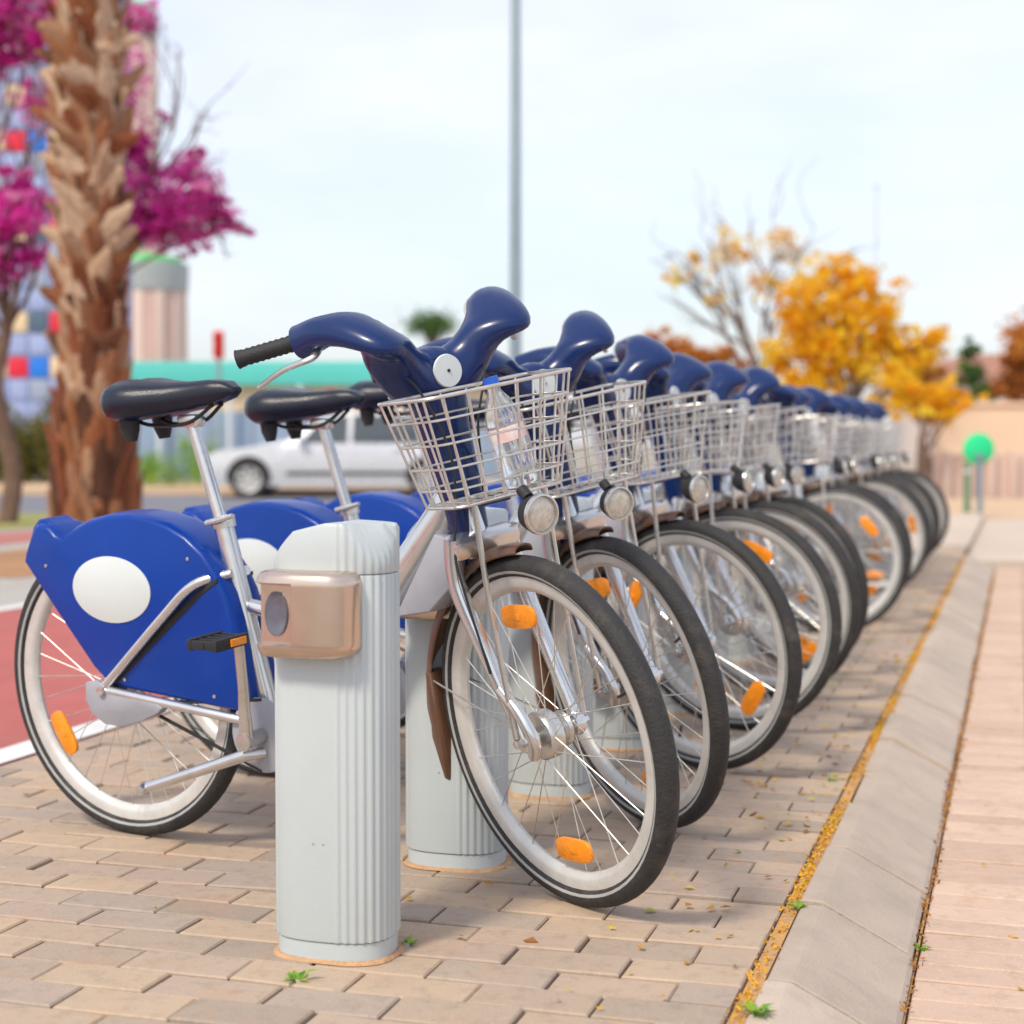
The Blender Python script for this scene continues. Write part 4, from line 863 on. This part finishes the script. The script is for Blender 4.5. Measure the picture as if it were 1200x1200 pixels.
def signal(label, px, py0, py1, Y):
    p = dep(px, 519, Y); r = empty('traffic_signal', (p.x, p.y, 0)); tag(r, label, 'traffic signal', 'red traffic signals at the cross street'); h0, h1 = dep(px, py1, Y).z, dep(px, py0, Y).z
    b = MB(); b.tube([(0, 0, 0), (0, 0, h0)], .045, 12); b.build('pole', 'lamp_post_paint', r)
    b = MB(); b.box((0, 0, (h0 + h1) / 2), (.20, .2, h1 - h0), None, .03); hd = b.build('signal_head', 'signal_red', r)
    for k in range(2):
        b = MB(); b.lathe([(0.001, -.11), (0.07, -.11), (.075, -.19), (.085, -.19), (.085, -.10), (.001, -.10)], 'y', (0, 0, h0 + (h1 - h0) * (.28 + .44 * k)), 16); b.build('visor', 'signal_red', hd)
mat('signal_red', (0.72, 0.03, 0.015), 0.5, var=0.05)
signal('red traffic signal on a slim post above the turquoise fascia', 257, 388, 420, 34)
signal('low red signal box showing above the second saddle', 388, 456, 474, 40)
mat('sign_green', (0.01, 0.62, 0.24), 0.45, var=0.04, nscale=4)
mat('bollard_green', (0.10, 0.24, 0.13), 0.5, var=0.08)
mat('bollard_blue', (0.22, 0.30, 0.36), 0.5, metal=.2, var=0.08)
p_ = gnd(1148, 606, -.06); sg = empty('round_sign', (p_.x, p_.y, -.06)); tag(sg, 'round bright green sign on a blue grey post past the kerb end', 'sign')
sY = p_.y; hc = dep(1148, 526, sY).z + .06; rad = 18.5 / F * sY
b = MB(); b.tube([(0, 0, 0), (0, 0, hc - rad * .35)], .035, 14); b.build('post', 'bollard_blue', sg)
b = MB(); b.lathe([(0.001, .045), (rad * .75, .05), (rad * .97, .07), (rad, .085), (rad * .97, .10), (rad * .6, .125), (.001, .135)], 'y', (0, 0, hc), 40); pl = b.build('disc', 'sign_green', sg)
b = MB(); b.box((0, .035, hc - rad * .45), (.12, .03, .05), None, .008); b.build('clamp', 'bollard_blue', sg)
for px, py0, py1, m, lab in ((1133, 540, 601, 'bollard_green', 'dark green bollard left of the round green sign post'), (1164, 538, 580, 'bollard_green', 'paler green bollard standing beyond the round green sign')):
    q = gnd(px, py1, -.06); r = empty('bollard', (q.x, q.y, -.06)); tag(r, lab, 'bollard', 'green bollards by the round sign'); h = dep(px, py0, q.y).z + .06
    b = MB(); b.tube([(0, 0, 0), (0, 0, .05), (0, 0, .055), (0, 0, h - .08), (0, 0, h - .03), (0, 0, h)], [.055, .055, .042, .042, .042, .02], 14); b.build('shaft', m, r)
    b = MB(); b.lathe([(.044, h - .16), (.046, h - .16), (.046, h - .12), (.044, h - .12)], 'z', (0, 0, 0), 14); b.build('band', 'emblem', r)

# ------------------------------------------------------------------ buildings and walls
mat('facade', (0.36, 0.42, 0.62), 0.7, var=0.05, nscale=.4)
for nme, c in (('panel_lavender', (0.34, 0.40, 0.64)), ('panel_cream', (0.80, 0.60, 0.36)), ('panel_red', (0.72, 0.012, 0.04)), ('panel_blue', (0.012, 0.19, 0.72)), ('panel_dark', (0.08, 0.13, 0.19)), ('panel_grey', (0.33, 0.38, 0.50))): mat(nme, c, 0.5, var=0.04, nscale=.7)
FY = 62.0; fx0, fx1 = dep(-120, 519, FY).x, dep(100, 519, FY).x; ft = dep(0, -60, FY).z
fb = empty('apartment_building', ((fx0 + fx1) / 2, FY, -.13)); tag(fb, 'blue grey apartment block with red, blue and cream square panels behind the palm', 'building')
b = MB(); b.box((0, 4, ft / 2), (fx1 - fx0, 8, ft)); b.build('wall', 'facade', fb)
b = MB(); b.box((0, 4, ft + .15), (fx1 - fx0 + .3, 8.3, .3)); b.build('roof', 'panel_grey', fb)
pw = 24.3 / F * FY; phh = 26.2 / F * FY; ncol = int((fx1 - fx0) / pw)
pm = {}
for m_ in ('panel_lavender', 'panel_cream', 'panel_red', 'panel_blue', 'panel_dark', 'panel_grey'):
    b = MB(); b.box((0, 0, 0), (pw * .9, .12, phh * .88), None, .015); pm[m_] = b.mesh('facade_panel', m_)
z0_ = dep(0, 165.5, FY).z + .13; x0_ = dep(23, 519, FY).x - (fx0 + fx1) / 2
zz = [z0_ + phh * k for k in range(-13, 8)]
pat = {0: ['panel_red', 'panel_blue', 'panel_cream', 'panel_lavender', 'panel_cream'], 1: ['panel_lavender', 'panel_lavender', 'panel_grey'], 2: ['panel_cream', 'panel_dark', 'panel_red', 'panel_lavender'], 3: ['panel_lavender', 'panel_grey', 'panel_lavender']}
for k, z in zip(range(-13, 8), zz):
    if not 0.6 < z < ft - .4: continue
    q = pat[k % 4 if (k % 10) in (0, 1, 2, 3) else (k % 10) % 4] if False else pat[[0, 1, 2, 1, 3, 1, 2, 3, 1, 3][k % 10]]
    for c in range(-6, 6):
        x = x0_ + c * pw
        if abs(x) > (fx1 - fx0) / 2 - pw * .45: continue
        o = obj('facade_panel', pm[q[c % len(q)]], fb, (x, -.03, z))
mat('tower_pink', (0.80, 0.56, 0.46), 0.8, var=0.06, nscale=.5); mat('tower_band', (0.48, 0.52, 0.50), 0.7, var=0.08, nscale=.6); mat('tower_green', (0.16, 0.66, 0.22), 0.6, var=0.08); mat('tower_pale', (0.86, 0.68, 0.58), 0.8, var=0.05)
def tower(label, x0, x1, ytop, Y):
    a, c_ = dep(x0, 519, Y).x, dep(x1, 519, Y).x; R = (c_ - a) / 2; H = dep(0, ytop, Y).z + .13; sc = Y / F
    r = empty('round_tower', ((a + c_) / 2, Y, -.13)); tag(r, label, 'tower', 'round pink towers behind the blossom')
    b = MB(); b.lathe([(0.01, 0), (R * .97, 0), (R * .97, H - 44 * sc), (0.01, H - 44 * sc)], 'z', (0, 0, 0), 40); w = b.build('wall', 'tower_pink', r)
    b = MB(); m_ = 12
    for k in range(m_): q = 2 * math.pi * k / m_; b.box((R * .975 * math.cos(q), R * .975 * math.sin(q), (H - 44 * sc) / 2), (.12, .35, H - 46 * sc), Euler((0, 0, q)).to_matrix(), .02)
    b.build('pilaster', 'tower_pale', w)
    b = MB(); b.lathe([(0.01, H - 43.8 * sc), (R * 1.02, H - 43.8 * sc), (R * 1.05, H - 30 * sc), (R * 1.05, H - 12 * sc), (0.01, H - 12 * sc)], 'z', (0, 0, 0), 40); b.build('gallery', 'tower_band', r)
    b = MB(); b.lathe([(0.01, H - 11.8 * sc), (R * .9, H - 11.8 * sc), (R * .88, H - 5 * sc), (R * .3, H), (0.01, H)], 'z', (0, 0, 0), 40); b.build('roof', 'tower_green', r)
tower('round pink tower with a green roof, right beside the palm trunk', 128, 220, 298, 82)
tower('taller round pink tower with a green band, behind the lower tower', 118, 188, 2, 118)
# low building with turquoise fascia
mat('turquoise', (0.10, 0.55, 0.50), 0.5, var=0.05, nscale=.5); mat('cream_wall', (0.80, 0.62, 0.42), 0.8, var=0.05, nscale=.6); mat('slate_panel', (0.27, 0.36, 0.50), 0.6, var=0.06, nscale=.8)
TY = 47.0; tx0, tx1 = dep(150, 519, TY).x, dep(640, 519, TY).x; z_ = lambda y: dep(300, y, TY).z
tb = empty('market_building', ((tx0 + tx1) / 2, TY, -.13)); tag(tb, 'low cream building with a turquoise fascia beyond the road', 'building'); wd = tx1 - tx0; zo = .13
b = MB(); b.box((0, 3, (z_(452) + zo) / 2), (wd, 6, z_(452) + zo)); b.build('wall', 'cream_wall', tb)
b = MB(); b.box((0, 2.9, (z_(452) + z_(424)) / 2 + zo), (wd + .3, 6.5, z_(424) - z_(452)), None, .03); b.build('fascia', 'turquoise', tb)
for k in range(10):
    b = MB(); w_ = wd / 10; b.box((-wd / 2 + w_ * (k + .5), -.03, (z_(482) + zo) / 2), (w_ * .96, .1, z_(482) + zo), None, .01); b.build('panel', 'slate_panel', tb)
for k in range(6):
    b = MB(); b.tube([(-wd / 2 + wd * (k + .5) / 6, -.45, 0), (-wd / 2 + wd * (k + .5) / 6, -.45, z_(452) + zo)], .07, 10); b.build('column', 'emblem', tb)
# peach wall and railing at the right
mat('peach_wall', (0.84, 0.60, 0.42), 0.85, var=0.05, nscale=.5); mat('pink_plinth', (0.68, 0.50, 0.42), 0.85, var=0.07, nscale=.8); mat('house_wall', (0.74, 0.62, 0.55), 0.85, var=0.05, nscale=.4)
WY = 31.5; wx0, wx1 = dep(1098, 519, WY).x, dep(1330, 519, WY).x; hw_ = dep(0, 476, WY).z
pw_ = empty('peach_wall', ((wx0 + wx1) / 2, WY, -.13)); tag(pw_, 'peach rendered boundary wall behind the railing and round sign', 'wall')
b = MB(); b.box((0, .15, (hw_ + .13) / 2), (wx1 - wx0, .3, hw_ + .13)); b.build('wall', 'peach_wall', pw_)
b = MB(); b.box((0, .15, hw_ + .17), (wx1 - wx0 + .1, .4, .08), None, .01); b.build('coping', 'peach_wall', pw_)
RY = 28.6; rx0, rx1 = dep(1096, 519, RY).x, dep(1330, 519, RY).x; hr_ = dep(0, 532, RY).z
rl = empty('low_wall', ((rx0 + rx1) / 2, RY, -.13)); tag(rl, 'low pinkish panelled wall in front of the peach wall', 'wall')
b = MB(); b.box((0, .1, (hr_ + .13) / 2), (rx1 - rx0, .2, hr_ + .13)); b.build('wall', 'pink_plinth', rl)
for k in range(9):
    b = MB(); b.box((-(rx1 - rx0) / 2 + (rx1 - rx0) * (k + .5) / 9, -.01, (hr_ + .18) / 2), (.10, .26, hr_ + .18), None, .01); b.build('pier', 'pink_plinth', rl)
HY = 60; h0_, h1_ = dep(1110, 519, HY).x, dep(1420, 519, HY).x; hz = dep(0, 440, HY).z
hs_ = empty('house', ((h0_ + h1_) / 2, HY, -.13)); tag(hs_, 'pale house with tiled roof behind the peach wall', 'house')
mat('roof_tile', (0.42, 0.20, 0.13), 0.85, var=0.12, nscale=2)
b = MB(); b.box((0, 4, (hz + .13) / 2), (h1_ - h0_, 8, hz + .13)); b.build('wall', 'house_wall', hs_)
b = MB(); ww = (h1_ - h0_) / 2 + .4; b.add([(-ww, -.5, hz + .1), (ww, -.5, hz + .1), (ww, 8.5, hz + .1), (-ww, 8.5, hz + .1), (-ww + 2, 4, hz + 1.1), (ww - 2, 4, hz + 1.1)], [(0, 1, 5, 4), (2, 3, 4, 5), (1, 2, 5), (3, 0, 4), (3, 2, 1, 0)], 0, False); b.build('roof', 'roof_tile', hs_)
for k in range(3):
    b = MB(); b.box((-3 + 3 * k, -.03, hz * .55), (1.0, .1, 1.1), None, .01); wi = b.build('window', 'house_wall', hs_); b = MB(); b.box((-3 + 3 * k, -.09, hz * .55), (.85, .03, .95)); b.build('pane', 'car_glass', wi)

# ------------------------------------------------------------------ silver car on the cross street
def build_car():
    Y = gnd(291, 584, -.12).y; sc = Y / F; zg = -.12
    xw = dep(291, 519, Y).x; root = empty('parked_car', (xw, Y + .85, zg)); tag(root, 'silver white hatchback on the road behind the saddles, facing left', 'car')
    # local x: forward is -x; front axle at x=0, rear axle at x=2.55; near side at y=-0.85
    XS = lambda x: x if x < 1.2 else x + 0.35 * min(1, (x - 1.2)); root.scale = (1.08, 1, 1.06)
    ST_ = [(-0.80, .30, .56, .56, .60, .60), (-0.74, .22, .70, .64, .74, .70), (-0.55, .20, .80, .72, .80, .78), (0.0, .20, .86, .78, .84, .81), (0.42, .20, .95, .80, .86, .84), (0.62, .20, .985, .80, .86, .84), (1.10, .20, 1.34, .62, .86, .84), (1.5, .20, 1.455, .58, .86, .84), (2.1, .20, 1.46, .58, .86, .84), (2.7, .20, 1.40, .58, .86, .84), (3.10, .22, 1.10, .68, .84, .82), (3.22, .25, .98, .72, .82, .80), (3.34, .32, .78, .72, .76, .72), (3.36, .40, .6, .70, .70, .66)]
    b = MB(); rings = []
    for (x, zb, zt, wt_, wm, wb) in ST_:
        belt = min(zt - .02, .90); pr = [(-wb, zb), (-wm, zb + .14), (-wm, (zb + belt) / 2 + .1), (-wm * .985, belt), (-wt_, zt - .03), (-wt_ * .85, zt), (wt_ * .85, zt), (wt_, zt - .03), (wm * .985, belt), (wm, (zb + belt) / 2 + .1), (wm, zb + .14), (wb, zb)]
        rings.append([(XS(x), y, z) for y, z in pr])
    b.loft(rings, True); body = b.build('body', 'car_paint', root)
    for s_ in (-1, 1):
        for xs in (0.0, 2.95):
            b = MB(); b.lathe([(.30, -.10), (.318, -.08), (.32, 0), (.318, .08), (.30, .10), (.21, .09), (.21, -.09)], 'y', (0, 0, 0), 32); wh = b.build('wheel', 'tyre_rubber', root, (xs, s_ * .775, .32))
            b = MB(); b.lathe([(.19, s_ * .085), (.215, s_ * .095), (.215, s_ * .07), (.19, s_ * .05), (.01, s_ * .04), (.01, s_ * .06), (.185, s_ * .06)], 'y', (0, 0, 0), 32)
            for k in range(7): q = 2 * math.pi * k / 7; b.box((.11 * math.cos(q), s_ * .078, .11 * math.sin(q)), (.19, .03, .055), Euler((0, -q, 0)).to_matrix(), .008)
            b.build('rim', 'rim_alloy', wh)
            b = MB(); pts = [(xs + .37 * math.cos(q), s_ * .835, .34 + .37 * math.sin(q)) for q in np.linspace(-.15, math.pi + .15, 20)]; b.prism([(p[0], p[2]) for p in pts], s_ * .70, s_ * .868, 0); b.build('wheel_arch', 'car_trim', body)
            wh.location.y = s_ * .785
    for s_ in (-1, 1):
        for P in ([(0.86, .93), (1.16, 1.30), (1.62, 1.40), (1.62, .93)], [(1.70, .93), (1.70, 1.40), (2.90, 1.37), (3.18, 1.16), (3.12, .93)]):
            b = MB(); b.add([(x, s_ * (.868 - (z - .9) * .475), z) for x, z in P] + [(x, s_ * (.80 - (z - .9) * .475), z) for x, z in P], [(0, 1, 2, 3), (4, 5, 6, 7), (0, 1, 5, 4), (1, 2, 6, 5), (2, 3, 7, 6), (3, 0, 4, 7)], 0, False); b.build('side_window', 'car_glass', root)
        
        for hx in (1.35, 2.45): b = MB(); b.box((hx, s_ * .87, .80), (.18, .03, .035), None, .01); b.build('door_handle', 'car_paint', body)
        b = MB(); b.box((.88, s_ * .95, .97), (.12, .17, .12), None, .04); b.build('mirror', 'car_paint', root)
        b = MB(); b.box((-.66, s_ * .58, .66), (.22, .24, .13), None, .04); b.build('headlight', 'lamp_glass', root)
        b = MB(); b.box((1.62, s_ * .868, .42), (2.0, .02, .06), None, .008); b.build('side_strip', 'car_trim', body)
    b = MB(); b.add([(.64, -.74, 1.0), (.64, .74, 1.0), (1.10, .60, 1.35), (1.10, -.60, 1.35)], [(0, 1, 2, 3)], 0, False); b.build('windscreen', 'car_glass', root, (-.012, 0, .012))
    b = MB(); b.box((-.79, 0, .42), (.05, 1.0, .16), None, .02); b.build('grille', 'car_trim', root)
build_car()
